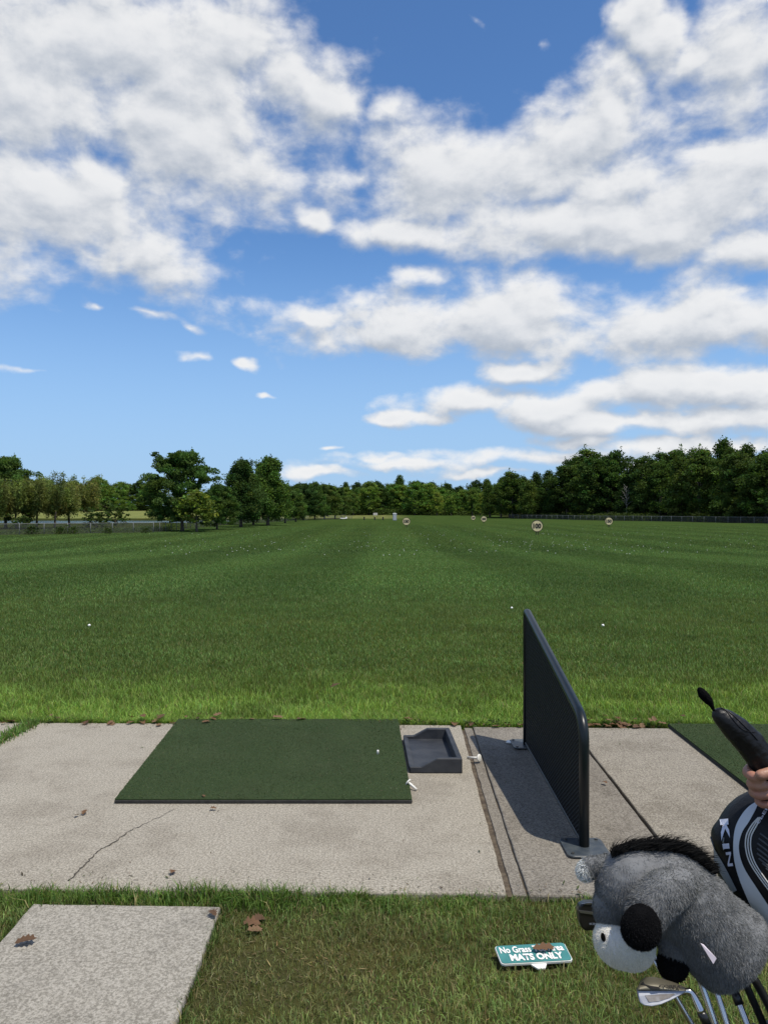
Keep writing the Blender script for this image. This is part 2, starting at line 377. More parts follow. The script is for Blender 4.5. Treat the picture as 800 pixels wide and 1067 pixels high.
def slab(name, corners, mat, top=0.0, thick=.14, bev=.008, jag=0):
    """flat concrete slab from ordered corners, edges slightly worn"""
    bm = bmesh.new(); pts = []
    n = len(corners)
    for i in range(n):
        a = corners[i]; b_ = corners[(i+1) % n]; k = max(1, int((b_-a).length/.09))
        d = (b_-a).normalized(); nn = Vector((-d.y, d.x, 0))
        for j in range(k):
            q = a.lerp(b_, j/k); w_ = 0 if j == 0 else random.uniform(-jag, jag); pts.append(Vector((q.x, q.y, top-thick))+nn*w_)
    prism(bm, pts, Vector((0, 0, thick)))
    top_e = [e for e in bm.edges if all(abs(v_.co.z-top) < 1e-5 for v_ in e.verts)]
    bmesh.ops.bevel(bm, geom=top_e, offset=bev, segments=2, affect='EDGES', profile=.5)
    return link(name, bm_mesh(bm, name), mat)
T0, T1 = 3.355, 6.0
ga = .440   # s of the edge of the main slab
p_main = props(slab('pavement', [S(-7, T0), S(ga, T0), S(ga+.005, T1), S(-7, T1)], con_a, jag=.003), kind='structure')
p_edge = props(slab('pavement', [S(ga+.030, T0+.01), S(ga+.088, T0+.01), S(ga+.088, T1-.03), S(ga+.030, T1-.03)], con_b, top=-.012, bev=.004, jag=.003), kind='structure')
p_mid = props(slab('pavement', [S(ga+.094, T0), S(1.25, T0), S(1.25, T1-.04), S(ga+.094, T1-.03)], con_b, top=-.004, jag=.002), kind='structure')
p_right = props(slab('pavement', [S(1.262, T0), S(5.5, T0), S(5.5, T1-.06), S(1.262, T1-.06)], con_c, top=.002, jag=.003), kind='structure')
p_path = props(slab('path', [Vector((-1.425, -1.5, 0)), Vector((-.60, -1.5, 0)), Vector((-.664, 3.245, 0)), Vector((-1.435, 3.27, 0))], con_d, top=-.004, jag=.003), kind='structure')
soil_m = material('soil', (.05, .036, .024), .95, var=(.12, .095, .065), vscale=25, bump=.8, bscale=60)
bm = bmesh.new(); bm.faces.new([bm.verts.new(p) for p in (S(ga-.02, T0+.01, -.020), S(1.27, T0+.01, -.020), S(1.27, T1-.07, -.020), S(ga-.02, T1-.07, -.020))])
props(link('soil', bm_mesh(bm, 'soil'), soil_m), kind='structure')
# crack in the main slab
crack_m = material('crack_dirt', (.035, .028, .022), .95, var=(.07, .06, .045), vscale=80)
pts = [G(*q) for q in ((181, 843), (170, 850), (160, 854), (148, 860), (135, 866), (124, 874), (116, 880), (104, 886), (95, 894), (88, 902), (80, 909), (72, 918))]
bm = bmesh.new(); L = []
cp = catmull(pts, 5)
for i, q in enumerate(cp):
    d = (cp[min(i+1, len(cp)-1)]-cp[max(i-1, 0)]).normalized(); nn = Vector((-d.y, d.x, 0)); wd = random.uniform(.0015, .005)*(.4+.9*i/len(cp)); off = random.uniform(-.006, .006)
    L.append((bm.verts.new(q+nn*(off+wd)+Vector((0, 0, .003))), bm.verts.new(q+nn*(off-wd)+Vector((0, 0, .003)))))
for a, b_ in zip(L, L[1:]): bm.faces.new((a[0], a[1], b_[1], b_[0]))
link('crack', bm_mesh(bm, 'crack'), crack_m, p_main)

bm = bmesh.new(); a_, b_ = G(36, 753.5, .0025), G(-30, 788, .0025); d = (b_-a_).normalized(); nn = Vector((-d.y, d.x, 0)); L = []
for i in range(24):
    q = a_.lerp(b_, i/23); wd = random.uniform(.008, .018); L.append((bm.verts.new(q+nn*wd), bm.verts.new(q-nn*wd)))
for p_, q_ in zip(L, L[1:]): bm.faces.new((p_[0], p_[1], q_[1], q_[0]))
link('joint', bm_mesh(bm, 'joint'), soil_m, p_main)

# ------------------------------------------------------------------ grass (blades)
grass_m = leaf_material('grass_blades', trans=.3, rough=.55, spec=.2)
def blades(name, pos, h, wdt, tone, lean=.5, mat=grass_m):
    n = len(pos); a = rng.uniform(0, 2*np.pi, n); d = np.stack([np.cos(a), np.sin(a), np.zeros(n)], 1)
    f = rng.uniform(0, 2*np.pi, n); side = np.stack([np.cos(f), np.sin(f), np.zeros(n)], 1)
    ln = lean*h*rng.uniform(.15, 1.2, n)
    up = np.array([0, 0, 1.])
    base = pos; midp = base+d*(ln*.3)[:, None]+up*(h*.6)[:, None]; tip = base+d*ln[:, None]+up*(h*np.sqrt(np.clip(1-(ln/h)**2*.5, .15, 1)))[:, None]
    sw = side*(wdt/2)[:, None]
    co = np.stack([base-sw, base+sw, midp-sw*.8, midp+sw*.8, tip], 1).reshape(-1, 3)
    o = np.arange(n)[:, None]*5
    tris = np.concatenate([o+np.array([[0, 1, 3]]), o+np.array([[0, 3, 2]]), o+np.array([[2, 3, 4]])], 1).reshape(-1, 3)
    m = tri_mesh(name, co, tris, tone=np.repeat(tone, 5, 0))
    return props(link(name, m, mat), kind='stuff')
def leaf_cards(name, cen, size, tone, mat, up=.6, parent=None, asp=.7):
    n = len(cen); nn = rng.normal(0, 1, (n, 3)); nn[:, 2] += up*2; nn /= np.linalg.norm(nn, axis=1)[:, None]
    a = np.cross(nn, rng.normal(0, 1, (n, 3))); a /= np.linalg.norm(a, axis=1)[:, None]; b_ = np.cross(nn, a)
    s = size[:, None]
    co = np.stack([cen-a*s, cen+b_*s*asp*.6-a*s*.1, cen+a*s, cen-b_*s*asp*.6-a*s*.1], 1).reshape(-1, 3)
    o = np.arange(n)[:, None]*4; tris = np.concatenate([o+np.array([[0, 2, 1]]), o+np.array([[0, 3, 2]])], 1).reshape(-1, 3)
    return tri_mesh(name, co, tris, tone=np.repeat(tone, 4, 0))
def vnoise(x, y, s, seed=0):
    """cheap smooth 2-d value noise"""
    r = np.random.default_rng(seed).random((64, 64)); xi = x/s; yi = y/s
    x0 = np.floor(xi).astype(int); y0 = np.floor(yi).astype(int); fx = xi-x0; fy = yi-y0; fx = fx*fx*(3-2*fx); fy = fy*fy*(3-2*fy)
    g = lambda a, b_: r[a % 64, b_ % 64]
    return (g(x0, y0)*(1-fx)+g(x0+1, y0)*fx)*(1-fy)+(g(x0, y0+1)*(1-fx)+g(x0+1, y0+1)*fx)*fy
def tones(n, base, var=.25, dry=0., drycol=(.22, .19, .09)):
    c = np.array(base)[None]*np.exp(rng.normal(0, var, n))[:, None]; c = c*(1+rng.normal(0, .12, (n, 3))*np.array([1, .4, .8])[None])
    k = rng.random(n) < dry; c[k] = np.array(drycol)[None]*np.exp(rng.normal(0, .25, k.sum()))[:, None]
    return np.clip(c, .004, 1)
def sfront(x): return T0-.0216*(x-.0216*T0)
def sback(x): return T1-.0216*(x-.0216*T1)
# foreground lawn
n = 250000; x = rng.uniform(-3.3, 3.3, n); y = rng.uniform(1.6, 3.44, n)
k = (y < sfront(x)+.01) & ~((x > -1.42) & (x < -.655-(3.25-y)*-.012) & (y < 3.255))
bare = vnoise(x, y, .16, 3)*.6+vnoise(x, y, .05, 4)*.4
patch = np.exp(-(((x+.42)/.17)**2+((y-2.98)/.13)**2))+.75*np.exp(-(((x+.28)/.30)**2+((y-2.72)/.18)**2))
k &= rng.random(n) > np.clip(patch*.8, 0, .62)*np.clip(bare*1.6, .3, 1)
k &= rng.random(n) < np.clip(.35+bare*1.3, 0, 1)
k &= ~((x > .395) & (x < .68) & (y > 2.825) & (y < 2.945)) | (rng.random(len(x)) < .06)
x, y = x[k], y[k]; n = len(x); tuft = vnoise(x, y, .11, 8)
h = rng.uniform(.016, .044, n)*(.55+.9*tuft)*(1-.45*np.exp(-(((x+.35)/.4)**2+((y-2.8)/.3)**2)))
tn = tones(n, (.140, .200, .058), .34, .15, (.24, .205, .10)); tn *= (.66+.7*vnoise(x, y, .3, 12))[:, None]; dry = smooth01(.2, .6, .75*np.exp(-(((x+.35)/.5)**2+((y-2.85)/.3)**2))+.35*vnoise(x, y, .25, 14))[:, None]; tn = tn*(1-dry*.42)+dry*.42*tones(n, (.19, .165, .075), .3)
blades('grass', np.stack([x, y, gh(x, y)], 1), h, rng.uniform(.0018, .0036, n), tn, lean=.95)
n = 40000; x = rng.uniform(-3.3, 3.3, n); y = rng.uniform(1.6, 3.36, n); k = ~((x > -1.43) & (x < -.65) & (y < 3.26)) & (rng.random(n) < .25+.75*np.exp(-(((x+.35)/.5)**2+((y-2.85)/.3)**2))); x, y = x[k], y[k]; n = len(x)
props(link('thatch', leaf_cards('thatch', np.stack([x, y, gh(x, y)+rng.uniform(.002, .012, n)], 1), rng.uniform(.006, .02, n), tones(n, (.20, .165, .085), .4, .2, (.07, .05, .03)), grass_m, up=.9, asp=.14), grass_m), kind='stuff')
n = 900; u_ = rng.random(n)**1.3; qa, qb = G(36, 753.5), G(-20, 783); x = qa.x+(qb.x-qa.x)*u_+rng.normal(0, .035, n); y = qa.y+(qb.y-qa.y)*u_+rng.normal(0, .03, n)
blades('grass', np.stack([x, y, np.full(n, -.002)], 1), rng.uniform(.02, .07, n), rng.uniform(.004, .008, n), tones(n, (.10, .18, .04), .25, .08), lean=1.0)
# lush fringe along the front edge of the slab and the path
n = 19000; x = rng.uniform(-3.3, 3.3, n); y = sfront(x)-np.abs(rng.normal(0, .06, n))+.018*(vnoise(x, x*0, .07, 33)-.35)
k = rng.random(n) < np.clip(vnoise(x, y*0, .15, 5)*1.5-.15+.5*((x < -.5)), .05, 1); k &= ~((x > -1.42) & (x < -.66) & (y < 3.25))
x, y = x[k], y[k]; n = len(x)
blades('grass', np.stack([x, y, gh(x, y)], 1), rng.uniform(.03, .10, n)*(.5+.8*vnoise(x, y, .12, 6))*(1-.42*smooth01(-.6, .1, x)), rng.uniform(.003, .0055, n), tones(n, (.095, .165, .032), .25, .1), lean=.9)
n = 1500; x = rng.choice([-1.44, -.652], n)+rng.normal(0, .012, n); y = rng.uniform(2.2, 3.27, n)
blades('grass', np.stack([x, y, gh(x, y)], 1), rng.uniform(.015, .05, n), rng.uniform(.002, .004, n), tones(n, (.06, .1, .022), .28, .2), lean=.9)
# taller bright grass just past the slab, then the mown range
def region(nn, y0, y1, pw=1.0, margin=1.5):
    nn = int(nn*1.25); margin += 1.6
    y = y0+(y1-y0)*rng.random(nn)**pw; x = (rng.random(nn)*2-1)*(.5*y+margin); return x, y
n = 230000; x, y = region(n, 6.0, 12.5, 1.9); n = len(x); k = rng.random(n) > smooth01(7.6, 12.5, y); x, y = x[k], y[k]; n = len(x); y = np.maximum(y, sback(x)+.012+np.abs(rng.normal(0, .01, n)))
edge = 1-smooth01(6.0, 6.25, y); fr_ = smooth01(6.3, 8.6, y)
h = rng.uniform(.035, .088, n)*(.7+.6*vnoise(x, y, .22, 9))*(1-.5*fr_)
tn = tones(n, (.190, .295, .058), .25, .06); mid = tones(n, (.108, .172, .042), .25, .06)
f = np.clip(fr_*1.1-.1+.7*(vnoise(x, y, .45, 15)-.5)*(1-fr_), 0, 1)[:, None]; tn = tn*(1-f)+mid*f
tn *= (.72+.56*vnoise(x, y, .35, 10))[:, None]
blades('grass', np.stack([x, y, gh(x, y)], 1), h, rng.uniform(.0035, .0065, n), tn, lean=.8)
n = 220000; x, y = region(n, 7.4, 20, 1.3); n = len(x); k = (rng.random(n) < smooth01(7.2, 9.5, y)) & (rng.random(n) > smooth01(15, 20, y)); x, y = x[k], y[k]; n = len(x)
tn = tones(n, (.106, .172, .047), .17, .05, (.15, .15, .06)); tn *= (.68+.38*vnoise(x, y, .8, 11)+.3*vnoise(x, y, .3, 19))[:, None]; dd = (smooth01(.62, .8, vnoise(x, y, 1.1, 22))*.28)[:, None]; tn = tn*(1-dd)+dd*tones(n, (.12, .13, .045), .3)
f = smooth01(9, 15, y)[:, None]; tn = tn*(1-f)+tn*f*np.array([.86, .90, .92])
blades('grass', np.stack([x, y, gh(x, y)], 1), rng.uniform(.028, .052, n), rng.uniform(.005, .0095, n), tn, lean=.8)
n = 290000; x, y = region(n, 14.5, 60, 1.25, 3); n = len(x); k = (rng.random(n) < smooth01(14, 19, y)) & (rng.random(n) > smooth01(44, 60, y)); x, y = x[k], y[k]; n = len(x)
stripe = smooth01(.25, .75, .5+.35*np.sin(x*.86+.5)+.22*np.sin(x*.37+1.3))
tn = tones(n, (.096, .164, .046), .15, .03, (.12, .13, .05)); tn *= (.66+.22*vnoise(x, y, 2.5, 13)+.14*vnoise(x, y, .9, 18)+.42*stripe)[:, None]
blades('grass', np.stack([x, y, gh(x, y)], 1), rng.uniform(.03, .055, n), rng.uniform(.011, .020, n), tn, lean=.7)
n = 200000; x, y = region(n, 43, 190, 1.6, 3); n = len(x); k = (rng.random(n) < smooth01(42, 56, y)) & (rng.random(n) > smooth01(140, 190, y)) & (x > fence_x(FENCE_L, y)+1) & (x < fence_x(FENCE_R, y)); x, y = x[k], y[k]; n = len(x)
stripe = smooth01(.25, .75, .5+.35*np.sin(x*.86+.5)+.22*np.sin(x*.37+1.3))
tn = tones(n, (.092, .156, .044), .2, .02, (.12, .13, .05)); tn *= (.64+.24*vnoise(x, y, 6, 17)+.44*stripe)[:, None]
blades('grass', np.stack([x, y, gh(x, y)], 1), rng.uniform(.03, .06, n), rng.uniform(.04, .08, n), tn, lean=.7)
# broad-leaved weeds along the back edge of the slab
n = 9000; x = rng.uniform(-4.5, 4.6, n); k = rng.random(n) < np.clip(vnoise(x, x*0, .25, 20)*1.9-.5, .04, 1); x = x[k]; n = len(x)
y = sback(x)+rng.normal(.045, .03, n); z = gh(x, y)+rng.uniform(.005, .06, n)
props(link('weeds', leaf_cards('weeds', np.stack([x, y, z], 1), rng.uniform(.008, .020, n), tones(n, (.045, .075, .022), .3, .12, (.10, .06, .03)), grass_m), grass_m), kind='stuff')

# ------------------------------------------------------------------ trees
bark_m = material('bark', (.055, .043, .033), .95, var=(.11, .095, .08), vscale=6, bump=.6, bscale=14)
pale_bark = material('pale_bark', (.20, .19, .17), .9, var=(.34, .32, .29), vscale=3)
crown_m = leaf_material('crown_leaves', trans=.34, rough=.7, spec=.06, tint=(1.16, 1.2, 1.12), each=True)
def tree_meshes(seed, H, spread, kind='broad', leaf=.30, n_leaf=6000, tone=(.042, .068, .02), clear=.2, bare=False, csize=.9, sub=4, env=90):
    g = np.random.default_rng(seed); rnd = random.Random(seed)
    bm = bmesh.new(); clumps = []
    lean = Vector((rnd.uniform(-.04, .04), rnd.uniform(-.04, .04), 0))*H
    top = .82*H if kind != 'willow' else .6*H
    tp = [Vector((0, 0, 0)), lean*.2+Vector((0, 0, top*.3)), lean*.6+Vector((rnd.uniform(-.02, .02)*H, 0, top*.65)), lean+Vector((0, 0, top))]
    tc_ = catmull(tp, 4); r0 = .022*H
    tube(bm, tc_, [r0*(1.25 if i == 0 else 1)*(1-.86*i/(len(tc_)-1)) for i in range(len(tc_))], 7)
    nl = {'broad': 19, 'tall': 20, 'willow': 14, 'shrub': 9}.get(kind, 16)
    for i in range(nl):
        f = (i+.5)/nl; hz = clear*H+(top-clear*H)*f
        base = lean*(hz/H)+Vector((0, 0, hz)); azm = i*2.4+rnd.uniform(-.5, .5)
        if kind == 'broad': prof = spread*(.62+.5*math.sin(math.pi*min(1, f*.9+.12)))*(1-.42*f**3)
        elif kind == 'tall': prof = spread*(1.05-.72*f)
        elif kind == 'willow': prof = spread*(.75+.35*f)
        else: prof = spread*(.8+.2*f)
        ln = prof*rnd.uniform(.72, 1.15)*(1 if kind in ('willow', 'shrub') or bare else .62); upk = {'broad': .35+.75*f, 'tall': .55+.9*f, 'willow': .5, 'shrub': .8}[kind]
        d = Vector((math.cos(azm), math.sin(azm), upk))
        e = base+d*ln; m1 = base.lerp(e, .5)+Vector((0, 0, .05*ln))
        tube(bm, [base, m1, e], [r0*.36*(1-.5*f), r0*.2, r0*.07], 5)
        for q in range(sub if not bare else 5):
            u = rnd.uniform(.32, 1.0); st = base.lerp(e, u); a2 = azm+rnd.uniform(-1.3, 1.3)
            l2 = ln*rnd.uniform(.18, .45); e2 = st+Vector((math.cos(a2), math.sin(a2), rnd.uniform(.0, 1.0)+.25*f))*l2
            tube(bm, [st, e2], [r0*.1, r0*.04], 4)
            clumps.append((e2, rnd.uniform(.045, .085)*H*csize))
        clumps.append((e, rnd.uniform(.05, .085)*H*csize)); clumps.append((m1, .085*H*csize))
    if kind in ('broad', 'tall', 'shrub'):
        lob = [rnd.uniform(.82, 1.12) for _ in range(24)]
        for i in range(env):
            f = rnd.random()**.9; a_ = rnd.uniform(0, 2*math.pi); hz = clear*H+(1.0-clear)*H*.97*f
            prof = {'broad': math.sin(math.pi*min(1, .16+.84*f**.9))**.55, 'tall': (1-f)**.62*min(1, .55+2.2*f), 'shrub': (1-f*f)**.5}[kind]
            q = (a_/(2*math.pi)*8) % 8; l_ = lob[int(q)+8*int(f*2.99)]
            rad_ = spread*prof*l_*rnd.random()**.38; r_ = rnd.uniform(.045, .075)*H
            clumps.append((lean*min(1, hz/H)+Vector((math.cos(a_)*rad_, math.sin(a_)*rad_, hz-r_*.4)), r_))
    shoots = 0 if kind in ('willow', 'shrub') else 26
    for i in range(shoots if kind == 'tall' else shoots//2):
        c_, r_ = rnd.choice(clumps[len(clumps)//3:]); clumps.append((c_+Vector((rnd.uniform(-.5, .5)*r_, rnd.uniform(-.5, .5)*r_, r_*rnd.uniform(.7, 1.5))), -rnd.uniform(.020, .034)*H))
    for i in range(7): clumps.append((lean+Vector((rnd.uniform(-.25, .25)*spread*.5, rnd.uniform(-.25, .25)*spread*.5, top+rnd.uniform(-.03, .12)*H)), rnd.uniform(.03, .055)*H))
    trunk = bm_mesh(bm, 'trunk', True)
    if bare: return trunk, None
    nper = max(8, n_leaf//len(clumps)); cs, ss, ts = [], [], []
    for c_, r_ in clumps:
        shoot = r_ < 0; r_ = abs(r_)
        k = int(nper*(r_/(.065*H))**1.6*rnd.uniform(.6, 1.3)); d = g.normal(0, 1, (k, 3)); d /= np.linalg.norm(d, axis=1)[:, None]
        rr = r_*g.random(k)**.4*np.array(1.0); st = np.array([1.05, 1.05, .72 if kind != 'tall' else 1.25])
        if shoot: st = np.array([.75, .75, 2.6])
        p = np.array(c_)[None]+d*rr[:, None]*st
        if kind == 'willow': p[:, 2] -= g.random(k)**1.2*.34*H*np.clip(np.hypot(p[:, 0], p[:, 1])/spread, .3, 1.1); p[:, 2] = np.maximum(p[:, 2], .04*H+g.random(k)*.05*H)
        cs.append(p); ss.append(leaf*g.uniform(.55, 1.25, k))
        cl = np.array(tone)*np.exp(rnd.gauss(0, .22))*np.array([1+rnd.gauss(0, .12), 1, 1+rnd.gauss(0, .1)])
        ts.append(cl[None]*np.exp(g.normal(0, .22, k))[:, None])
    cen = np.concatenate(cs); n = len(cen)
    return trunk, leaf_cards('crown', cen, np.concatenate(ss), np.clip(np.concatenate(ts), .004, .6), crown_m, up=.15, asp=.95 if kind != 'willow' else .4)
PROTO = {}
def proto(key, **kw):
    t_, c_ = tree_meshes(**kw); t_.materials.append(pale_bark if key == 'bare' else bark_m)
    if c_: c_.materials.append(crown_m)
    PROTO[key] = (t_, c_, kw['H'], kw['spread'])
proto('broad_a', seed=1, H=18, spread=5.4, leaf=.26, n_leaf=15000, tone=(.040, .064, .020), clear=.12)
proto('broad_b', seed=2, H=18, spread=6.0, leaf=.26, n_leaf=15000, tone=(.084, .132, .036), clear=.12)
proto('broad_c', seed=3, H=18, spread=5.0, leaf=.26, n_leaf=15000, tone=(.098, .138, .036), clear=.14)
proto('broad_d', seed=4, H=18, spread=5.6, leaf=.26, n_leaf=15000, tone=(.032, .053, .018), clear=.10)
proto('tall_a', seed=5, H=20, spread=4.4, kind='tall', leaf=.26, n_leaf=15000, tone=(.037, .060, .019), clear=.10)
proto('tall_b', seed=6, H=20, spread=5.0, kind='tall', leaf=.26, n_leaf=15000, tone=(.048, .073, .022), clear=.10)
proto('maple', seed=24, H=10.5, spread=4.9, leaf=.15, n_leaf=44000, tone=(.046, .076, .024), clear=.13, sub=5, env=130)
proto('maple_b', seed=12, H=10.5, spread=4.0, kind='tall', leaf=.15, n_leaf=32000, sub=5, env=130, tone=(.052, .084, .025), clear=.15)
proto('young', seed=13, H=5.5, spread=1.7, leaf=.17, n_leaf=3600, tone=(.075, .105, .026), clear=.25)
proto('willow', seed=14, H=9, spread=3.6, kind='willow', leaf=.24, n_leaf=17000, tone=(.10, .115, .044), clear=.3)
proto('willow_b', seed=15, H=9, spread=4.0, kind='willow', leaf=.24, n_leaf=17000, tone=(.082, .098, .037), clear=.3)
proto('shrub', seed=16, H=3, spread=1.6, kind='shrub', leaf=.16, n_leaf=1800, tone=(.036, .052, .017), clear=.08)
proto('bare', seed=17, H=16, spread=3.2, kind='tall', clear=.3, bare=True)
def plant(name, key, px, top, z, label, cat, group=None, wid=1.0, base=None):
    """a tree at the depth z whose foot stands on the ground, as tall as its crown reaches in the photo"""
    x = (px-CX)/F*z; g0 = float(gh(x, z)) if base is None else base
    H = CAMH+(CY-top)/F*z-g0
    tm, cm, H0, sp = PROTO[key]; s = H/H0
    o = thing(name, (x, z, g0-.05), label, cat, group); o.rotation_euler.z = random.uniform(0, 6.28); o.scale = (s*wid, s*wid, s)
    link('trunk', tm, None, o)
    if cm: link('crown', cm, None, o)
    return o
ORD = 'first second third fourth fifth sixth seventh eighth ninth tenth eleventh twelfth thirteenth fourteenth fifteenth sixteenth seventeenth eighteenth nineteenth twentieth'.split()
ORD += ['twenty-'+q for q in ORD[:9]] + ['thirtieth'] + ['thirty-'+q for q in ORD[:9]]
# right-hand wood behind the fence
sky_r = [(505, 494), (518, 497), (532, 488), (545, 500), (560, 492), (575, 480), (590, 474), (610, 468), (630, 467), (645, 466), (655, 474), (668, 484), (680, 471), (692, 467), (710, 468), (730, 462), (755, 457), (775, 464), (795, 461), (815, 459), (840, 455), (880, 452)]
def skyl(tab, px): return float(np.interp(px, [q[0] for q in tab], [q[1] for q in tab]))
def fz(px): return float(np.interp(px, [520, 600, 700, 800, 900], [322, 285, 230, 183, 152]))
px = 522; i = 0; front = []
while px < 870:
    front.append(px); px += 14.5+max(0, px-560)*.04+random.uniform(-3, 3)
keys_r = ['broad_a', 'tall_b', 'broad_d', 'broad_a', 'tall_a', 'broad_a', 'tall_b', 'broad_d']
for i, px in enumerate(front):
    z = fz(px)+random.uniform(5, 9)
    plant('broadleaf_tree', keys_r[i % 8], px, skyl(sky_r, px)+random.uniform(3, 22), z, f'dark broadleaf tree right behind the right range fence, {ORD[i]} from its far end', 'tree', 'trees along the right range fence', random.uniform(1.15, 1.45))
for i, px in enumerate(range(512, 880, 15)):
    z = fz(px)+random.uniform(17, 26)
    plant('broadleaf_tree', random.choice(['tall_a', 'tall_b', 'broad_a', 'tall_a', 'broad_d']), px+random.uniform(-4, 4), skyl(sky_r, px)+random.uniform(-3, 9), z, f'tall dark tree topping the right wood, {ORD[i]} along from its far end', 'tree', 'tall trees topping the right wood', 1.3)
plant('broadleaf_tree', 'broad_a', 534, 489, 318, 'dark tree at the far tip of the right wood, nearest the small discs', 'tree', wid=1.3)
plant('broadleaf_tree', 'tall_b', 550, 499, 306, 'lower dark tree at the right wood tip, left of the 100 sign', 'tree', wid=1.5)
plant('bare_tree', 'bare', 653, 500, fz(653)+2.5, 'bare pale dead tree standing before the dark right wood', 'tree', wid=.8)
plant('bare_tree', 'bare', 727, 452, fz(727)+14, 'bare twigs of a dead tree sticking above the right wood', 'tree', wid=1.0)
# far tree line across the end of the range
sky_c = [(285, 506), (305, 505), (317, 501), (335, 500), (355, 503), (367, 500), (385, 496), (395, 500), (405, 503), (416, 494), (433, 499), (450, 500), (460, 499), (470, 503), (480, 505), (490, 499), (500, 496), (520, 497)]
keys_c = ['broad_b', 'broad_c', 'broad_b', 'broad_c', 'tall_b', 'broad_c', 'broad_a', 'broad_b']
px = 312; i = 0
while px < 524:
    z = 385+random.uniform(-8, 8)
    plant('broadleaf_tree', keys_c[(i*3+i//4) % 8], px, skyl(sky_c, px)+random.uniform(0, 9), z, f'green tree in the far line closing the range, {ORD[i]} from the left', 'tree', 'far trees closing the range', 1.35)
    px += random.uniform(10, 15); i += 1
for i, px in enumerate(range(300, 530, 15)):
    plant('broadleaf_tree', random.choice(['tall_b', 'broad_a', 'broad_d', 'tall_a']), px+random.uniform(-4, 4), skyl(sky_c, px)+random.uniform(-1, 3), 405+random.uniform(-5, 5), f'taller tree behind the far line closing the range, {ORD[i]} from the left', 'tree', 'taller trees behind the far line', 1.15)
for i, (px, top, z) in enumerate([(368, 512, 372), (455, 511, 368), (470, 514, 365), (492, 508, 362), (500, 512, 366), (510, 516, 360), (432, 520, 372)]):
    plant('young_tree', 'broad_c', px, top, z, f'small light green tree before the far tree line, {ORD[i]} from the left' if 0 else f'light green low tree fronting the far tree line, {["by the open fairway", "left of the far small discs", "between fairway and small discs", "behind the small discs", "right of the small discs", "by the right wood", "behind the nearer left disc"][i]}', 'tree', 'light green low trees before the far line')
# across the pond
for i, px in enumerate(range(-45, 170, 10)):
    plant('broadleaf_tree', ['broad_b', 'broad_a', 'broad_b', 'broad_c', 'broad_d'][i % 5], px+random.uniform(-2, 2), 498+random.uniform(-3, 5), 440+random.uniform(-6, 8), f'green tree on the far bank behind the pond, {ORD[i]} from the left', 'tree', 'trees on the far bank of the pond', 1.25)
for i, (px, top) in enumerate([(101, 523), (121, 526), (138, 524), (84, 524)]):
    plant('shrub', 'broad_b', px, top, 425, f'round shrub on the bright far bank of the pond, {ORD[i]} in the row', 'shrub', 'shrubs on the far bank', 1.5)
# willows and the tall tree by the left edge
plant('broadleaf_tree', 'maple', 6, 473, 128, 'tall dark tree at the far left rising above the willows', 'tree', wid=1.0)
for i, (px, top, z, k, lab) in enumerate([(-14, 490, 120, 'willow', 'weeping willow cut by the left edge of the view'), (17, 490, 122, 'willow_b', 'weeping willow under the tall dark tree at far left'), (38, 486, 126, 'willow', 'weeping willow with the highest top beside the pond'), (57, 490, 124, 'willow_b', 'weeping willow in the middle of the row by the pond'), (72, 487, 130, 'willow', 'rightmost weeping willow before the pond')]):
    plant('willow', k, px, top, z, lab, 'tree', 'willows by the pond', 1.0)
for i, (px, top, z, lab) in enumerate([(33, 547, 93, 'dark bush at the fence foot under the willows'), (63, 548, 95, 'dark bush at the fence foot right of the willows'), (76, 548, 95, 'smaller dark bush at the fence foot beside another'), (112, 549, 97, 'low dark bush at the fence before the pond'), (100, 533, 118, 'round dark bush on the near bank of the pond'), (22, 538, 112, 'dark bush among the willow trunks'), (120, 527, 150, 'taller pale bush on the pond bank'), (152, 549, 99, 'low bush at the fence left of the big maple')]):
    plant('bush', 'shrub', px, top, z, lab, 'bush', 'bushes by the left fence', 1.5)
# the trees along the left fence
plant('maple_tree', 'maple', 190, 467, 112, 'big dark maple with a wide round crown beyond the left fence', 'tree', wid=1.06)
plant('young_tree', 'young', 205, 507, 107, 'young light green tree before the big dark maple', 'tree', wid=1.35)
plant('maple_tree', 'maple', 226, 503, 122, 'lower tree filling the gap right of the big maple', 'tree', wid=1.1)
plant('maple_tree', 'maple_b', 251, 478, 138, 'upright dark tree, left one of the pair beyond the fence', 'tree', wid=1.15)
plant('maple_tree', 'maple_b', 279, 475, 152, 'upright dark tree with a spiky top, right one of the pair', 'tree', wid=1.15)
for i, (px, top, z, k) in enumerate([(264, 492, 160, 'maple'), (297, 503, 190, 'maple'), (308, 508, 215, 'maple_b'), (316, 502, 245, 'maple'), (328, 502, 270, 'maple_b'), (338, 503, 290, 'maple'), (349, 506, 310, 'maple')]):
    plant('maple_tree', k, px, top, z, f'shady tree in the row along the left fence past the pair, {ORD[i]} from the pair', 'tree', 'trees along the far left fence', 1.15)
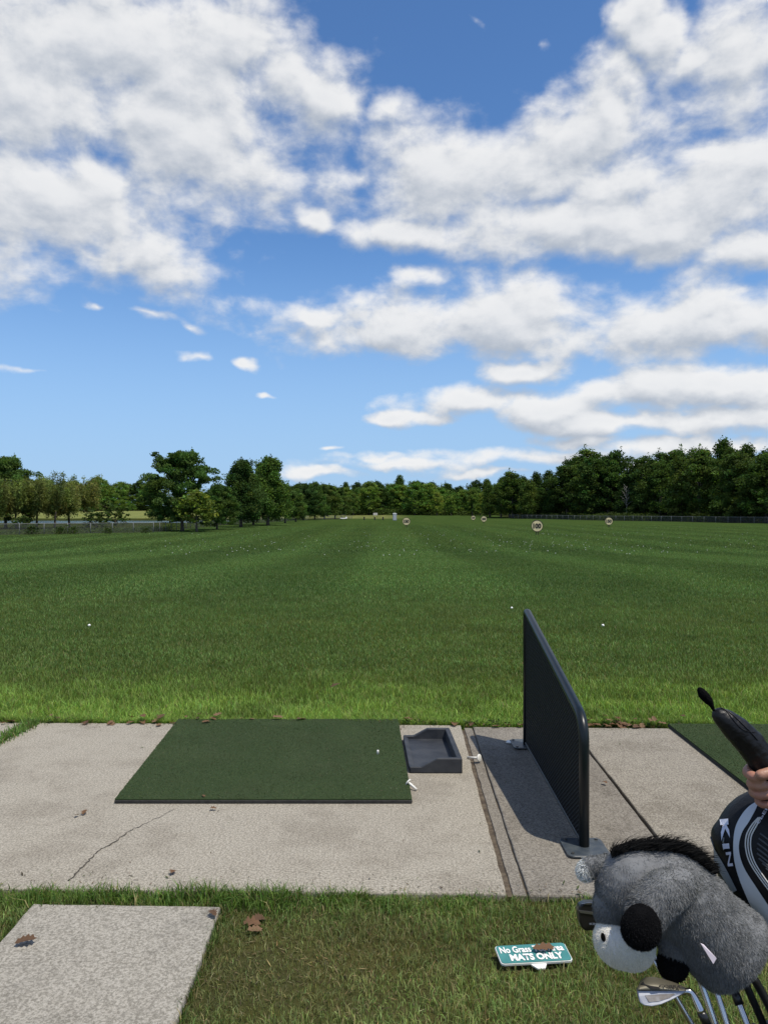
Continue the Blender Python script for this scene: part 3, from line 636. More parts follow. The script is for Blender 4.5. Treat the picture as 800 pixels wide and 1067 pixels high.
# undergrowth at the feet of the woods and the mass behind
def mass(name, poly, h, n, leafs, tone, depth):
    cs = []
    seg = list(zip(poly, poly[1:])); Ls = [math.dist(a, b_) for a, b_ in seg]; tot = sum(Ls)
    for (a, b_), l_ in zip(seg, Ls):
        k = int(n*l_/tot); u = rng.random(k); x = a[0]+(b_[0]-a[0])*u; y = a[1]+(b_[1]-a[1])*u
        nx, ny = -(b_[1]-a[1])/l_, (b_[0]-a[0])/l_; dd = rng.random(k)*depth
        x = x+nx*dd; y = y+ny*dd; hh = h*(.55+.6*vnoise(x, y, 5, 30))
        cs.append(np.stack([x, y, gh(x, y)+rng.random(k)**.8*hh], 1))
    c_ = np.concatenate(cs); k = len(c_)
    tn = np.array(tone)[None]*np.exp(rng.normal(0, .28, k))[:, None]*(.75+.5*vnoise(c_[:, 0], c_[:, 1], 6, 31))[:, None]
    return props(link(name, leaf_cards(name, c_, leafs*rng.uniform(.6, 1.3, k), tn, crown_m, up=.3), crown_m), kind='stuff')
mass('undergrowth', [(50+3, 322), (67+4, 249), (88+4, 184), (104+4, 158), (122, 130)], 2.4, 16000, .36, (.030, .042, .015), 9)
mass('undergrowth', [(-45, 374), (60, 372)], 3.0, 9000, .5, (.034, .052, .017), 14)
mass('undergrowth', [(-240, 436), (-45, 436)], 3.2, 12000, .55, (.045, .062, .019), 10)
mass('woods', [(74, 345), (92, 262), (114, 196), (132, 168), (158, 140)], 16, 50000, .55, (.028, .043, .016), 26)
mass('woods', [(-70, 412), (70, 412)], 15, 26000, .6, (.05, .07, .022), 25)
mass('woods', [(-300, 452), (-60, 452)], 15, 26000, .6, (.05, .07, .022), 25)
mass('tall_grass', [(-80, 79), (-47, 89), (-31, 105), (-32, 180), (-27, 262)], .55, 26000, .14, (.040, .058, .018), 6)

# ------------------------------------------------------------------ fences
steel = material('galvanised_steel', (.25, .255, .255), .6, metal=.3, var=(.13, .135, .135), vscale=8)
dark_steel = material('dark_fence_steel', (.26, .27, .27), .55, metal=.3)
def chainlink(name, col, dens):
    m = bpy.data.materials.new(name); m.use_nodes = True; t = m.node_tree; b = t.nodes['Principled BSDF']; b.inputs['Base Color'].default_value = (*col, 1); b.inputs['Roughness'].default_value = .6
    uv = N(t, 'ShaderNodeUVMap'); sp = N(t, 'ShaderNodeSeparateXYZ'); t.links.new(uv.outputs[0], sp.inputs[0])
    def wire(s): 
        q = math_node(t, 'MULTIPLY_ADD', sp.outputs[1], s, sp.outputs[0]); fr = math_node(t, 'FRACT', math_node(t, 'MULTIPLY', q, 14.0))
        return math_node(t, 'LESS_THAN', fr, dens)
    a = math_node(t, 'MAXIMUM', wire(1.0), wire(-1.0))
    tr = N(t, 'ShaderNodeBsdfTransparent'); mx = N(t, 'ShaderNodeMixShader'); t.links.new(a, mx.inputs[0]); t.links.new(tr.outputs[0], mx.inputs[1]); t.links.new(b.outputs[0], mx.inputs[2])
    t.links.new(mx.outputs[0], t.nodes['Material Output'].inputs[0]); return m
def fence(name, poly, H, step, m_post, m_wire, label, rp):
    o = thing(name, (poly[0][0], poly[0][1], float(gh(*poly[0]))), label, 'fence')
    pts = []; 
    for a, b_ in zip(poly, poly[1:]):
        k = max(1, round(math.dist(a, b_)/step))
        for j in range(k): pts.append((a[0]+(b_[0]-a[0])*j/k, a[1]+(b_[1]-a[1])*j/k))
    pts.append(poly[-1]); g = [Vector((x, y, float(gh(x, y)))) for x, y in pts]
    for i, q in enumerate(g):
        link('post', tube_mesh('post', [q-Vector((0, 0, .2)), q+Vector((0, 0, H+.03)), q+Vector((0, 0, H+.05))], [rp, rp, rp*.5], 7), m_post, o, True)
    bm = bmesh.new(); tube(bm, [q+Vector((0, 0, H)) for q in g], rp*.62, 6); link('top_rail', bm_mesh(bm, 'top_rail'), m_post, o, True)
    me = bpy.data.meshes.new('wire_mesh'); vs = []; fs = []
    for q in g: vs += [q+Vector((0, .02, .02)), q+Vector((0, .02, H))]
    for i in range(len(g)-1): fs.append((2*i, 2*i+2, 2*i+3, 2*i+1))
    me.from_pydata(vs, [], fs); uvl = me.uv_layers.new(); run = [0]
    for a, b_ in zip(g, g[1:]): run.append(run[-1]+(b_-a).length)
    for f_ in me.polygons:
        for li in f_.loop_indices:
            vi = me.loops[li].vertex_index; uvl.data[li].uv = (run[vi//2], H*(vi % 2))
    link('wire_mesh', me, m_wire, o, True); return o
fence('chain_link_fence', FENCE_L, 1.25, 3.0, steel, chainlink('left_chainlink', (.09, .10, .095), .13), 'grey chain-link fence with bare metal posts along the left, before the pond', .045)
fence('chain_link_fence', FENCE_R, 1.45, 4.2, dark_steel, chainlink('right_chainlink', (.04, .045, .045), .20), 'dark chain-link fence along the right, at the foot of the wood', .05)

# ------------------------------------------------------------------ range signs, far things
cream = material('sign_cream', (.66, .57, .33), .6, var=(.58, .50, .29), vscale=3)
ink = material('sign_black', (.015, .015, .015), .6)
wood_dark = material('dark_post', (.035, .028, .022), .9)
def disc_sign(px, base_y, z, dia, cy, txt, label):
    x = (px-CX)/F*z; g0 = float(gh(x, z)); cz = CAMH-(cy-CY)/F*z
    o = thing('distance_sign', (x, z, g0), label, 'sign', 'round distance signs on the range')
    bm = bmesh.new(); r = dia/2
    def disc(bm, rr, y0, y1): prism(bm, [Vector((x+rr*math.cos(a*math.pi/24), y0, cz+rr*math.sin(a*math.pi/24))) for a in range(48)], Vector((0, y1-y0, 0)))
    disc(bm, r*.90, z, z+.03); link('disc', bm_mesh(bm, 'disc'), cream, o, True)
    bm = bmesh.new()
    for k in range(48):
        a0, a1 = k*math.pi/24, (k+1)*math.pi/24
        q = [Vector((x+rr*math.cos(a), z-.012, cz+rr*math.sin(a))) for rr, a in ((r*.9, a0), (r, a0), (r, a1), (r*.9, a1))]; prism(bm, q, Vector((0, .055, 0)))
    link('rim', bm_mesh(bm, 'rim'), wood_dark, o, True)
    text_on('numeral', txt, Vector((x-r*.68, z, cz-r*.44)), Vector((r*1.36, 0, 0)), Vector((0, 0, r*.88)), ink, o, .02, bold=.055)
    for dx in (-.12, .12):
        bm = bmesh.new(); box(bm, x+dx-.045, x+dx+.045, z+.045, z+.11, g0-.2, cz-r*.2); link('post', bm_mesh(bm, 'post'), wood_dark, o, True)
disc_sign(559.5, 557, 91, 1.36, 547.5, '100', 'cream round 100 sign, largest and nearest on the range')
disc_sign(423.3, 548, 137, 1.36, 542.7, '150', 'cream round 150 sign left of centre, before the tree line')
disc_sign(634.3, 548, 137, 1.36, 542.5, '150', 'cream round 150 sign towards the dark wood on the right')
disc_sign(504, 543, 183, 1.36, 540.2, '200', 'small far cream disc, right and larger one of the far pair')
disc_sign(493, 542, 229, 1.30, 539.0, '250', 'smallest far cream disc, left one of the far pair')
white_p = material('white_plastic', (.78, .78, .76), .4); grey_blue = material('grey_blue_plastic', (.25, .29, .34), .5); black_p = material('black_rubber', (.02, .02, .02), .7)
# portable toilet
z = 252; x = (411.2-CX)/F*z; g0 = float(gh(x, z)); o = thing('portable_toilet', (x, z, g0), 'small grey-blue portable toilet with white roof at the far end of the range', 'toilet')
bm = bmesh.new(); box(bm, x-.6, x+.6, z-.6, z+.6, g0, g0+2.05, .04); link('cabin', bm_mesh(bm, 'cabin'), grey_blue, o, True)
bm = bmesh.new(); box(bm, x-.42, x+.42, z-.63, z-.603, g0+.12, g0+1.9, .01); link('door', bm_mesh(bm, 'door'), material('door_grey', (.36, .39, .43), .5), o, True)
bm = bmesh.new(); pts = [Vector((x-.66, z-.66, g0+2.05)), Vector((x-.66, z-.66, g0+2.15)), Vector((x-.3, z-.66, g0+2.38)), Vector((x+.3, z-.66, g0+2.38)), Vector((x+.66, z-.66, g0+2.15)), Vector((x+.66, z-.66, g0+2.05))]; prism(bm, pts, Vector((0, 1.32, 0))); link('roof', bm_mesh(bm, 'roof'), white_p, o, True)
# parked golf cart
z = 268; x = (358-CX)/F*z; g0 = float(gh(x, z)); o = thing('golf_cart', (x, z, g0), 'tiny dark and white golf cart parked by the end of the left fence', 'golf cart')
bm = bmesh.new(); box(bm, x-1.1, x+1.1, z-.55, z+.55, g0+.3, g0+.62, .06); box(bm, x+.55, x+1.15, z-.5, z+.5, g0+.5, g0+.95, .08); link('body', bm_mesh(bm, 'body'), white_p, o, True)
bm = bmesh.new(); box(bm, x-.55, x+.1, z-.5, z+.5, g0+.63, g0+.8, .04); box(bm, x-.62, x-.5, z-.5, z+.5, g0+.8, g0+1.2, .03); link('seat', bm_mesh(bm, 'seat'), black_p, o, True)
bm = bmesh.new(); box(bm, x-1.0, x+.8, z-.56, z+.56, g0+1.75, g0+1.82, .02); link('roof', bm_mesh(bm, 'roof'), ink, o, True)
for dx, dy in ((-.9, -.5), (-.9, .5), (.7, -.5), (.7, .5)): link('roof_post', tube_mesh('roof_post', [(x+dx, z+dy, g0+.6), (x+dx*.9, z+dy, g0+1.76)], .025, 6), black_p, o, True)
for dx in (-.75, .75):
    for dy in (-.5, .5): link('wheel', tube_mesh('wheel', [(x+dx, z+dy-.09, g0+.22), (x+dx, z+dy+.09, g0+.22)], .22, 14), black_p, o, True)
# notice board on two posts far out on the fairway
z = 335; x = (391-CX)/F*z; g0 = float(gh(x, z)); o = thing('notice_board', (x, z, g0), 'pale notice board on two posts out on the light fairway', 'notice board')
bm = bmesh.new(); box(bm, x-.9, x+.9, z-.04, z+.04, g0+.9, g0+1.9, .02); link('board', bm_mesh(bm, 'board'), material('pale_board', (.5, .48, .44), .7), o, True)
for dx in (-.7, .7): link('post', tube_mesh('post', [(x+dx, z+.1, g0-.1), (x+dx, z+.1, g0+1.8)], .06, 7), wood_dark, o, True)
for px, lab in ((379.4, 'short dark post on the range end, left one'), (390.4, 'short dark post on the range end, below the notice board'), (399, 'low dark post on the range end, nearest the toilet')):
    z = 262; x = (px-CX)/F*z; g0 = float(gh(x, z)); bm = bmesh.new(); box(bm, x-.22, x+.22, z-.22, z+.22, g0-.1, g0+.95, .05); box(bm, x-.28, x+.28, z-.28, z+.28, g0+.95, g0+1.03, .02)
    props(link('bollard', bm_mesh(bm, 'bollard'), ink), lab, 'bollard', 'dark posts at the range end')
# golf balls
bm = bmesh.new(); bmesh.ops.create_icosphere(bm, subdivisions=2, radius=.0214); ballm = bm_mesh(bm, 'golf_ball', True); ballm.materials.append(material('ball_white', (.80, .80, .78), .4))
for i in range(290):
    z = random.choice([random.uniform(42, 70), random.uniform(50, 100), random.uniform(60, 140), random.uniform(48, 95)]); x = random.uniform(-.30, .47)*z
    if z > 60 and random.random() < .35: x = random.gauss(.18, .10)*z
    if x < fence_x(FENCE_L, z)+2: continue
    o = link('golf_ball', ballm); o.location = (x, z, float(gh(x, z))+.05); props(o, 'white golf ball lying out on the mown range', 'golf ball', 'golf balls lying on the range')
for px, py, lab in ((93, 650, 'white golf ball alone in the grass at the left'), (533, 632, 'white golf ball in the grass just left of the divider top'), (628, 650, 'white golf ball in the grass right of the divider top')):
    z = 1.9*F/(py-CY); x = (px-CX)/F*z
    for _ in range(20): z = (CAMH-float(gh((px-CX)/F*z, z))-.04)*F/(py-CY)
    x = (px-CX)/F*z; o = link('golf_ball', ballm); o.location = (x, z, float(gh(x, z))+.022); props(o, lab, 'golf ball', 'golf balls lying on the range')

# ------------------------------------------------------------------ mats
def turf_material():
    m = bpy.data.materials.new('mat_turf'); m.use_nodes = True; t = m.node_tree; b = t.nodes['Principled BSDF']; b.inputs['Roughness'].default_value = .9; b.inputs['Specular IOR Level'].default_value = .1
    o = N(t, 'ShaderNodeTexCoord').outputs['Object']
    fine = tex(t, o, 260, 3, rough=.7); mid = tex(t, o, 26, 5, rough=.7); big = tex(t, o, 2.2, 5, rough=.6)
    c = mixcol(t, maprange(t, fine, .35, .65), (.022, .038, .015), (.044, .070, .028))
    c = mixcol(t, maprange(t, big, .4, .7, 0, .45), c, (.045, .062, .028))
    c = mixcol(t, maprange(t, mid, .60, .72, 0, .5), c, (.060, .070, .038))
    c = mixcol(t, maprange(t, tex(t, o, 70, 2), .70, .74, 0, .6), c, (.12, .13, .09))
    t.links.new(c, b.inputs['Base Color'])
    bp = N(t, 'ShaderNodeBump'); bp.inputs['Strength'].default_value = .8; bp.inputs['Distance'].default_value = .006; t.links.new(fine, bp.inputs['Height']); t.links.new(bp.outputs[0], b.inputs['Normal']); return m
turf = turf_material(); rubber = material('mat_rubber', (.016, .016, .015), .85, var=(.03, .03, .027), vscale=40, bump=.4, bscale=120)
turf_fibre = leaf_material('turf_fibres', trans=.1, rough=.8, spec=.1)
def hitting_mat(corners, label):
    c = [Vector((q.x, q.y, 0)) for q in corners]; cen = sum(c, Vector())/4
    o = thing('hitting_mat', (cen.x, cen.y, .003), label, 'golf mat', 'turf hitting mats on the tee line')
    bm = bmesh.new(); prism(bm, [q+Vector((0, 0, .003)) for q in c], Vector((0, 0, .017)), .003); link('rubber_base', bm_mesh(bm, 'rubber_base'), rubber, o, True)
    bm = bmesh.new(); prism(bm, [cen.lerp(q, .998)+Vector((0, 0, .0203)) for q in c], Vector((0, 0, .008)), .003, 2); tf = link('turf', bm_mesh(bm, 'turf'), turf, o, True)
    n = 60000; u = rng.random(n)[:, None]; v_ = rng.random(n)[:, None]; q = [np.array(cen.lerp(k, .998)) for k in c]
    p = (q[0]*(1-u)+q[1]*u)*(1-v_)+(q[3]*(1-u)+q[2]*u)*v_; p[:, 2] = .0275
    tt = tones(n, (.062, .090, .040), .12, .012, (.14, .15, .11)); wr = np.exp(-(((u[:, 0]-.72)/.16)**2+((v_[:, 0]-.45)/.22)**2))+.7*np.exp(-(((u[:, 0]-.25)/.12)**2+((v_[:, 0]-.6)/.2)**2)); wr = np.clip(wr*(.4+1.2*vnoise(p[:, 0], p[:, 1], .07, 50)), 0, 1)[:, None]*.45
    tt = (tt*(1-wr)+wr*np.array([[.085, .092, .062]]))*(.8+.4*vnoise(p[:, 0], p[:, 1], .25, 51))[:, None]; dirt = vnoise(p[:, 0], p[:, 1], .018, 52) > .93; tt[dirt] = np.array([.11, .095, .06])
    g = blades('turf_pile', p, rng.uniform(.003, .006, n), rng.uniform(.003, .005, n), tt, lean=1.3, mat=turf_fibre)
    g.parent = tf; g.matrix_parent_inverse = Matrix(); return o
hitting_mat([G(119, 837.5), G(429.5, 837.5), G(415, 752.5), G(185.6, 752.5)], 'square green turf mat with black rubber base on the left concrete')
hitting_mat([Vector((2.085, 4.36, 0)), Vector((3.7, 4.33, 0)), Vector((3.72, 5.90, 0)), Vector((2.105, 5.93, 0))], 'green turf mat at the right edge behind the black headcover')

# ------------------------------------------------------------------ ball tray
plastic = material('tray_rubber', (.020, .023, .029), .55, var=(.040, .043, .049), vscale=9, bump=.1, bscale=50, spec=.35)
tA = Vector((.157, 4.885, 0)); ex = Vector((.322, -.004, 0)); ey = Vector((-.022, .70, 0))
def TR(u, v_, z): return tA+ex*u+ey*v_+Vector((0, 0, z))
o = thing('ball_tray', tA+ex*.5+ey*.5, 'dark grey rubber ball tray, open on its low left side, beside the turf mat', 'ball tray')
bm = bmesh.new(); lo, hi = .040, .092; th = .075
prism(bm, [TR(0, 0, .001), TR(1, 0, .001), TR(1, 1, .001), TR(0, 1, .001)], Vector((0, 0, .02)), .003); link('floor_plate', bm_mesh(bm, 'floor_plate'), plastic, o, True)
def wall_profile(v0, v1):
    bm = bmesh.new(); a = [TR(0, v0, .0), TR(1, v0, .0), TR(1, v0, hi), TR(.52, v0, hi), TR(.22, v0, lo), TR(0, v0, lo)]
    prism(bm, a, ey*(v1-v0), .007, 3); return bm_mesh(bm, 'side_wall')
link('side_wall', wall_profile(-.004, .045), plastic, o, True); link('side_wall', wall_profile(.955, 1.004), plastic, o, True)
bm = bmesh.new(); prism(bm, [TR(.90, .03, 0), TR(1.004, .03, 0), TR(1.004, .03, hi-.001), TR(.90, .03, hi-.001)], ey*.94, .007, 3); link('end_wall', bm_mesh(bm, 'end_wall'), plastic, o, True)
bm = bmesh.new(); prism(bm, [TR(-.006, .03, 0), TR(.10, .03, 0), TR(.10, .03, lo-.012), TR(.02, .03, lo-.002), TR(-.006, .03, lo-.002)], ey*.94, .004, 2); link('lip', bm_mesh(bm, 'lip'), plastic, o, True)

# ------------------------------------------------------------------ bay divider
frame_m = material('divider_frame', (.005, .009, .011), .33, var=(.008, .012, .014), vscale=12, spec=.35)
def screen_material():
    m = bpy.data.materials.new('divider_screen'); m.use_nodes = True; t = m.node_tree; b = t.nodes['Principled BSDF']; b.inputs['Roughness'].default_value = .7; b.inputs['Specular IOR Level'].default_value = .12
    o = N(t, 'ShaderNodeTexCoord').outputs['Object']; sp = N(t, 'ShaderNodeSeparateXYZ'); t.links.new(o, sp.inputs[0])
    def wv(s): return math_node(t, 'ABSOLUTE', math_node(t, 'SINE', math_node(t, 'MULTIPLY', math_node(t, 'MULTIPLY_ADD', sp.outputs[2], s, sp.outputs[1]), 84)))
    k = math_node(t, 'MULTIPLY', wv(1.6), wv(-1.6)); f = maprange(t, k, .02, .35)
    t.links.new(mixcol(t, f, (.032, .036, .038), (.002, .0025, .003)), b.inputs['Base Color'])
    bp = N(t, 'ShaderNodeBump'); bp.inputs['Strength'].default_value = 1; bp.inputs['Distance'].default_value = .006; bp.invert = True; t.links.new(k, bp.inputs['Height']); t.links.new(bp.outputs[0], b.inputs['Normal']); return m
fF = Vector((.952, 3.80, 0)); fB = Vector((.975, 5.46, 0)); dv = (fB-fF); dl = dv.length; du = dv/dl; dn = Vector((du.y, -du.x, 0))
o = thing('bay_divider', (fF+fB)/2, 'black standing divider screen with a sloping rounded top beside the ball tray', 'divider')
def D(a, h): return fF+du*a+Vector((0, 0, h))
def arc(p0, c_, p1, n=7):
    return [p0*(1-s)**2+c_*2*s*(1-s)+p1*s*s for s in [i/n for i in range(n+1)]]
c1 = D(0, .605); c2 = D(dl, .925); sl = (c2-c1).normalized()
outl = [D(0, .008)]+arc(D(0, .605-.115), c1, c1+sl*.12)+arc(c2-sl*.05, c2, D(dl, .925-.05))+[D(dl, .008)]
bm = bmesh.new(); tube(bm, outl, .0245, 14); link('frame', bm_mesh(bm, 'frame', True), frame_m, o, True)
bm = bmesh.new(); pan = [D(.012, .03)]+arc(D(.012, .605-.12), c1+Vector((0, .012, -.012)), c1+sl*.125-Vector((0, 0, .014)))+arc(c2-sl*.06-Vector((0, 0, .014)), c2+Vector((0, -.012, -.012)), D(dl-.012, .925-.06))+[D(dl-.012, .03)]
prism(bm, [q-dn*.011 for q in pan], dn*.022); link('screen', bm_mesh(bm, 'screen'), screen_material(), o, True)
bm = bmesh.new(); prism(bm, [D(.02, .016)-dn*.015, D(dl-.02, .016)-dn*.015, D(dl-.02, .032)-dn*.015, D(.02, .032)-dn*.015], dn*.03, .002); link('bottom_rail', bm_mesh(bm, 'bottom_rail'), material('rail_steel', (.10, .10, .10), .45, metal=.5), o, True)
# wedge-shaped edge beads holding the screen to the frame
plate_m = material('base_plate', (.030, .040, .050), .45, var=(.06, .07, .075), vscale=20, bump=.15, bscale=40)
bolt_m = material('bolt_steel', (.16, .16, .15), .4, metal=.8)
for cpt, lx in ((fF+Vector((0, -.012, 0)), .1), (fB+Vector((0, .02, 0)), .1)):
    bm = bmesh.new(); pts = []
    for sx_, sy_, a0 in ((1, 1, 0), (-1, 1, 90), (-1, -1, 180), (1, -1, 270)):
        for k in range(6): a = R(a0+k*18); pts.append(cpt+Vector((sx_*(lx-.03)+.03*math.cos(a), sy_*.075+.03*math.sin(a), .001)))
    prism(bm, pts, Vector((0, 0, .010)), .002); pl = link('base_plate', bm_mesh(bm, 'base_plate'), plate_m, o, True)
    for sx_ in (-1, 1):
        for sy_ in (-1, 1):
            q = cpt+Vector((sx_*.075, sy_*.08, .011)); b_ = link('bolt', tube_mesh('bolt', [q, q+Vector((0, 0, .007))], .008, 6, False), bolt_m); b_.parent = pl; b_.matrix_parent_inverse = Matrix()

# ------------------------------------------------------------------ tees and scraps
tee_m = material('tee_rubber', (.74, .74, .70), .5, var=(.60, .60, .56), vscale=60)
def tee(a, b_, r, disc_r, label):
    o = thing('golf_tee', b_, label, 'golf tee', 'white rubber tees'); d = (a-b_).normalized()
    link('stem', tube_mesh('stem', [b_, a], r, 10), tee_m, o, True)
    link('disc', tube_mesh('disc', [a-d*.001, a+d*.003, a+d*.006], [disc_r, disc_r, disc_r*.8], 20), tee_m, o, True)
tee(G(425.5, 815, .040)+Vector((0, 0, .0)), G(434, 822.5, .008), .007, .022, 'white rubber tee with a round disc lying at the corner of the mat')
tee(G(499, 789.5, .022), G(487, 789, .008), .007, .024, 'white rubber tee lying on its side over the slab gap by the tray')
bm = bmesh.new(); q = G(393.6, 785.5, .029); tube(bm, [q-Vector((0, 0, .002)), q+Vector((0, 0, .020)), q+Vector((0, 0, .026))], [.0075, .0075, .006], 10)
props(link('golf_tee', bm_mesh(bm, 'golf_tee', True), tee_m), 'short white tee stub standing up from the turf mat', 'golf tee', 'white rubber tees')
bm = bmesh.new(); cpt = G(530.5, 773.5, .001); ring = [cpt+Vector((math.cos(a)*r_, math.sin(a)*r_*1.1, .002)) for a, r_ in zip(np.linspace(0, 6.0, 9), (.03, .022, .034, .026, .02, .03, .024, .033, .02))]; prism(bm, ring, Vector((0, 0, .006)))
props(link('broken_tee', bm_mesh(bm, 'broken_tee'), tee_m), 'white broken scrap lying by the far foot of the divider', 'scrap')

# dead leaves
leaf_br = leaf_material('dead_leaf', trans=.15, rough=.8)
def dead_leaf_mesh(seed, lobes=4):
    g = random.Random(seed); out = []
    n = lobes*2+1
    for s in (1, -1):
        seq = []
        for i in range(n+1):
            u = i/n; wd = math.sin(math.pi*min(1, u*.95+.05))*(.42 if i % 2 else .17)+.01; seq.append((u, s*wd*g.uniform(.8, 1.2)))
        out.append(seq)
    co = []; tr = []
    mid = [(i/n, 0) for i in range(n+1)]
    def z(u, v_): return .18*abs(v_)*1.2+.10*math.sin(u*3.1+seed)*.8+.03*math.sin(9*v_)
    for seq in out:
        o = len(co)
        for (u, v_), (mu, mv) in zip(seq, mid): co += [(mu-.5, mv, z(mu, 0)), (u-.5+abs(v_)*.25, v_, z(u, v_))]
        for i in range(n): a = o+2*i; tr += [(a, a+2, a+3), (a, a+3, a+1)]
    st = len(co); co += [(-.5, -.012, z(0, 0)), (-.5, .012, z(0, 0)), (-.8, 0, .02)]; tr.append((st, st+1, st+2))
    col = np.tile(np.array([(.135, .075, .040), (.10, .058, .034), (.17, .105, .06)][seed % 3]), (len(co), 1))
    m = tri_mesh('dead_leaf', np.array(co), tr, tone=col); m.materials.append(leaf_br); return m
LEAF = [dead_leaf_mesh(k, 3+k % 2) for k in range(3)]
def drop_leaf(p, size, label, group, k=None):
    o = link('dead_leaf', random.choice(LEAF) if k is None else LEAF[k]); o.location = p; o.rotation_euler = (random.uniform(-.25, .25), random.uniform(-.25, .25), random.uniform(0, 6.28)); o.scale = (size, size, size)
    return props(o, label, 'leaf', group)
for i in range(84):
    x = random.choice([random.uniform(-3, 3.2), random.gauss(-1.7, .35), random.gauss(1.75, .3)]); y = sback(x)+random.gauss(-.01, .035); drop_leaf(Vector((x, y, .012 if y < sback(x) else random.uniform(.02, .07))), random.uniform(.035, .085), 'small brown dead leaf caught along the back edge of the concrete', 'dead leaves along the back edge of the concrete')
for px, py, sz, lab in ((88, 846, .05, 'brown leaf on the concrete below the left corner of the mat'), (80, 849, .035, 'small brown leaf just left of another below the mat corner'), (212, 829, .03, 'leaf scrap on the front edge of the mat'), (222, 842, .04, 'leaf on the concrete under the front edge of the mat'), (215, 752, .07, 'brown leaf on the back left of the turf mat'), (222, 748.5, .06, 'curled brown leaf at the back edge of the turf mat'), (27, 980, .075, 'reddish brown leaf on the left part of the walkway'), (222, 951, .055, 'brown leaf on the far right corner of the walkway'), (180, 908, .045, 'grey brown leaf on the concrete near its front edge'), (547, 692, .07, 'brown leaf beside the divider post in the grass'), (349, 714, .09, 'brown leaf standing in the bright grass'), (630, 815, .04, 'small dark leaf on the joint right of the divider')):
    h = .035 if 748 < py < 832 and 185 < px < 415 and lab.find('mat') > 0 else .012
    if py < 745: h = .06
    drop_leaf(G(px, py, h), sz, lab, 'dead leaves lying about')
for i, (px, py, sz, kk) in enumerate(((262, 962, .10, 0), (270, 957, .09, 1), (266, 968, .085, 2))):
    drop_leaf(G(px, py, -.012), sz*.75, ['large lobed brown leaf in the bare patch by the walkway, left of its pair', 'large lobed brown leaf in the bare patch, topmost of its heap', 'large lobed brown leaf in the bare patch, lowest of its heap'][i], 'large leaves in the bare patch', kk)

n = 2600; x = rng.uniform(-3.4, 3.6, n); e_ = rng.random(n); y = np.where(e_ < .45, sfront(x)+np.abs(rng.normal(0, .09, n)), np.where(e_ < .9, sback(x)-np.abs(rng.normal(0, .10, n)), rng.uniform(3.4, 5.9, n)))
props(link('debris', leaf_cards('debris', np.stack([x, y, np.full(n, .006)], 1), rng.uniform(.002, .008, n)*(1+(rng.random(n) < .08)), tones(n, (.085, .062, .036), .45, .3, (.05, .07, .02)), leaf_br, up=1.2, asp=.5), leaf_br), kind='stuff')

# ------------------------------------------------------------------ small sign in the lawn
teal = material('sign_teal', (.03, .165, .165), .6, var=(.05, .215, .21), vscale=14); white_paint = material('sign_white', (.78, .78, .75), .5)
TL = P(515, 986, 2.915); TRt = P(587.5, 982.2, 2.935); BR = P(598.5, 1000, 2.845); BL = P(522.5, 1005, 2.83)
exs = TRt-TL; eys = TL-BL; nn = exs.cross(eys).normalized()
if nn.z < 0: nn = -nn
o = thing('lawn_sign', (BL+BR)/2, 'small teal sign leaning back in the lawn with white words and a leaf on it', 'sign')
def SG(u, v_): return BL+exs*u+eys*v_
def rrect(u0, u1, v0, v1, ru, rv, n=5):
    out = []
    for cu, cv_, a0 in ((u1-ru, v1-rv, 0), (u0+ru, v1-rv, 90), (u0+ru, v0+rv, 180), (u1-ru, v0+rv, 270)):
        for k in range(n): a = R(a0+k*90/(n-1)); out.append(SG(cu+ru*math.cos(a), cv_+rv*math.sin(a)))
    return out
bm = bmesh.new(); prism(bm, rrect(0, 1, 0, 1, .05, .12), -nn*.008); link('border_panel', bm_mesh(bm, 'border_panel'), white_paint, o, True)
bm = bmesh.new(); prism(bm, [q+nn*.0005 for q in rrect(.010, .990, .022, .978, .048, .115)], nn*.002); link('face_panel', bm_mesh(bm, 'face_panel'), teal, o, True)
text_on('lettering', 'No Grass Tee Area', SG(.045, .53), exs*.90, eys*.35, white_paint, o, .0045, bold=.025)
text_on('lettering', 'MATS ONLY', SG(.15, .10), exs*.74, eys*.36, white_paint, o, .0045, bold=.045)
bm = bmesh.new(); q = SG(.52, 0); prism(bm, [q-exs*.11-nn*.012, q+exs*.11-nn*.012, q+exs*.06-nn*.012-eys*.24, q-exs*.04-nn*.012-eys*.24], nn*.006); link('stake', bm_mesh(bm, 'stake'), white_paint, o, True)
l_ = drop_leaf(SG(.66, .60)+nn*.014, .085, 'brown lobed leaf lying across the teal lawn sign', None, 0); l_.rotation_euler = (nn.to_track_quat('Z', 'Y').to_matrix() @ Euler((0, .1, .15)).to_matrix()).to_euler(); l_.scale = (.085, .055, .05)


# ------------------------------------------------------------------ golf bag, clubs and headcovers
CAMP = Vector((0, 0, CAMH))
ZB = 1.30; PXM = ZB/F                      # metres to one pixel of the photo at the bag
chrome = material('club_steel', (.55, .56, .58), .22, metal=1.0, var=(.45, .46, .48), vscale=30)
satin = material('club_satin', (.27, .28, .31), .42, metal=1.0, var=(.34, .35, .37), vscale=60)
black_gl = material('black_gloss', (.012, .012, .013), .3); gold = material('dull_gold', (.13, .12, .09), .55, metal=.5)
bag_black = material('bag_fabric', (.012, .013, .015), .75, var=(.02, .021, .024), vscale=60, bump=.4, bscale=300)
lettering_w = material('lettering_white', (.60, .62, .72), .55)
AX = Vector((-.42, .42, .80)).normalized()           # the bag leans back, its mouth up and to the left
MC = P(800, 1086, 1.33)
side = AX.cross(Vector((0, 1, 0))).normalized(); fwd = AX.cross(side).normalized()
bag = thing('golf_bag', MC-AX*.80, 'black golf bag leaning at the lower right corner, clubs standing in it', 'golf bag')
